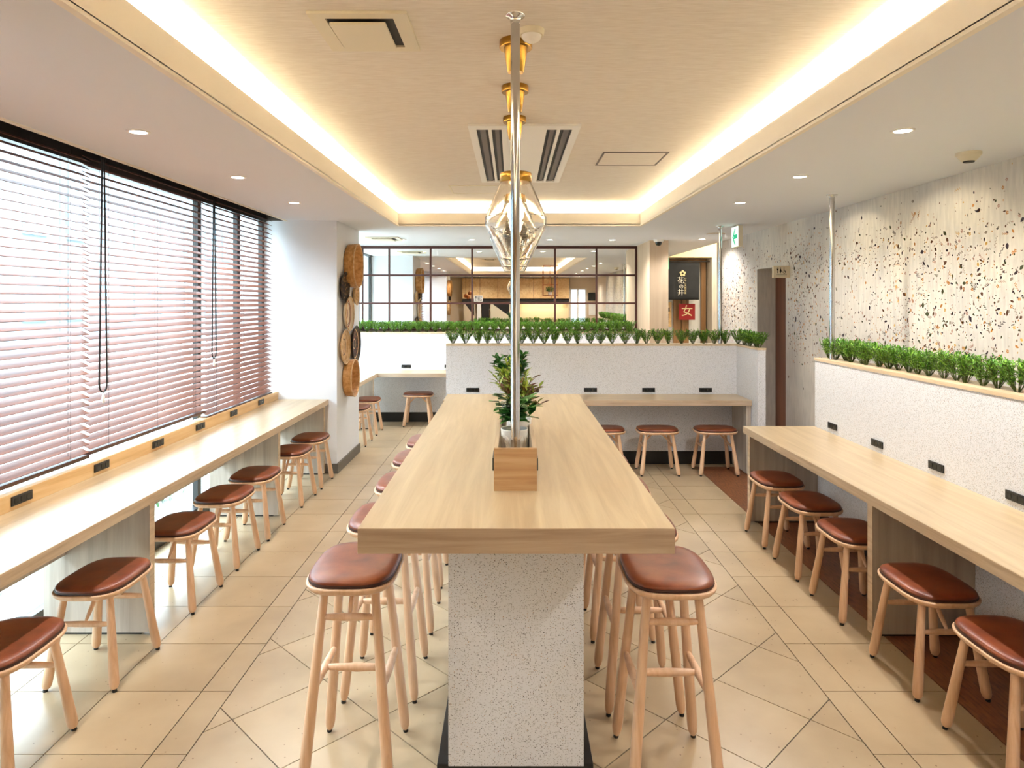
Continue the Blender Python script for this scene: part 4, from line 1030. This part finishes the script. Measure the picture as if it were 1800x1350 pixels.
a = MB(); a.box(-1.15, -1.13, -2.70, -2.66, 1.74, 1.78); a.build('bracket', M['ink'], t)
for i, (x, y, z) in enumerate(((-1.42, -1.7, 1.90), (-1.30, -1.78, 1.98), (-1.34, -1.6, 1.86))):
    t = thing('copper_pendant', f'small copper globe pendant in the cluster reflected in the mirror, {["left", "highest", "lowest"][i]}', 'lamp', (x, y, C1), 'copper pendants by the service counter')
    a = MB(); a.rod((x, y, z), (x, y, C1), .003, 6); a.build('cord', M['cord'], t)
    a = MB(); a.lathe((x, y, z-.12), [(.004, 0), (.03, .006), (.056, .035), (.062, .065), (.05, .10), (.02, .122), (.008, .13)], 24); a.build('globe', M['copper'], t)
t = thing('hanging_rack', 'copper wire rack with potted greenery hanging from the ceiling, seen in the mirror', 'rack', (1.15, -.25, C2))
a = MB(); X0, X1, YA, YB, ZA, ZB = .90, 1.30, -.6, 0.0, 1.84, C2
for z in (ZA, 2.15, ZB-.01):
    for p, q in (((X0, YA), (X1, YA)), ((X1, YA), (X1, YB)), ((X1, YB), (X0, YB)), ((X0, YB), (X0, YA))): a.rod((p[0], p[1], z), (q[0], q[1], z), .007, 6)
for x in (X0, (X0+X1)/2, X1):
    for y in (YA, YB): a.rod((x, y, ZA), (x, y, ZB), .007, 6)
a.build('wire_frame', M['copper'], t)
a = MB(); a.box(X0, X1, YA, YB, ZA-.008, ZA+.006); a.build('shelf', M['copper'], t)
f = MB(); rr = random.Random(2)
pt = thing('potted_plant', 'small dark plant in a white pot on the hanging wire rack, seen in the mirror', 'plant', (1.1, -.3, ZA+.006))
a = MB(); a.lathe((1.1, -.3, ZA+.006), [(.045, 0), (.06, .1), (.055, .1), (.02, .095)], 20); a.build('pot', M['pot'], pt)
for k in range(160): dd = rdir(rr, .1, 1); leaf(f, Vector((1.1, -.3, ZA+.10))+dd*rr.uniform(.02, .15), rdir(rr, 0, 1), (0, 0, 1), .06, .025)
f.build('foliage', M['leaf_dark'], pt)
t = thing('wall_screen', 'dark screen above a white poster by the back doorway, seen in the mirror', 'screen', (2.7, -2.98, 1.6))
a = MB(); a.box(2.50, 2.80, -2.998, -2.96, 1.70, 1.96); a.build('screen', M['glass_dark'], t)
a = MB(); a.box(2.52, 2.80, -2.998, -2.98, 1.22, 1.62); a.build('poster', M['paper'], t)
struct('ceiling', MB().box(-2.6, 4.4, -4.6, -3.1, 2.46, 2.5), M['soffit'])

for o_ in bpy.data.objects:
    l_ = o_.get('label')
    if l_ and not 4 <= len(l_.split()) <= 16: print('LABELLEN', len(l_.split()), o_.name, l_)
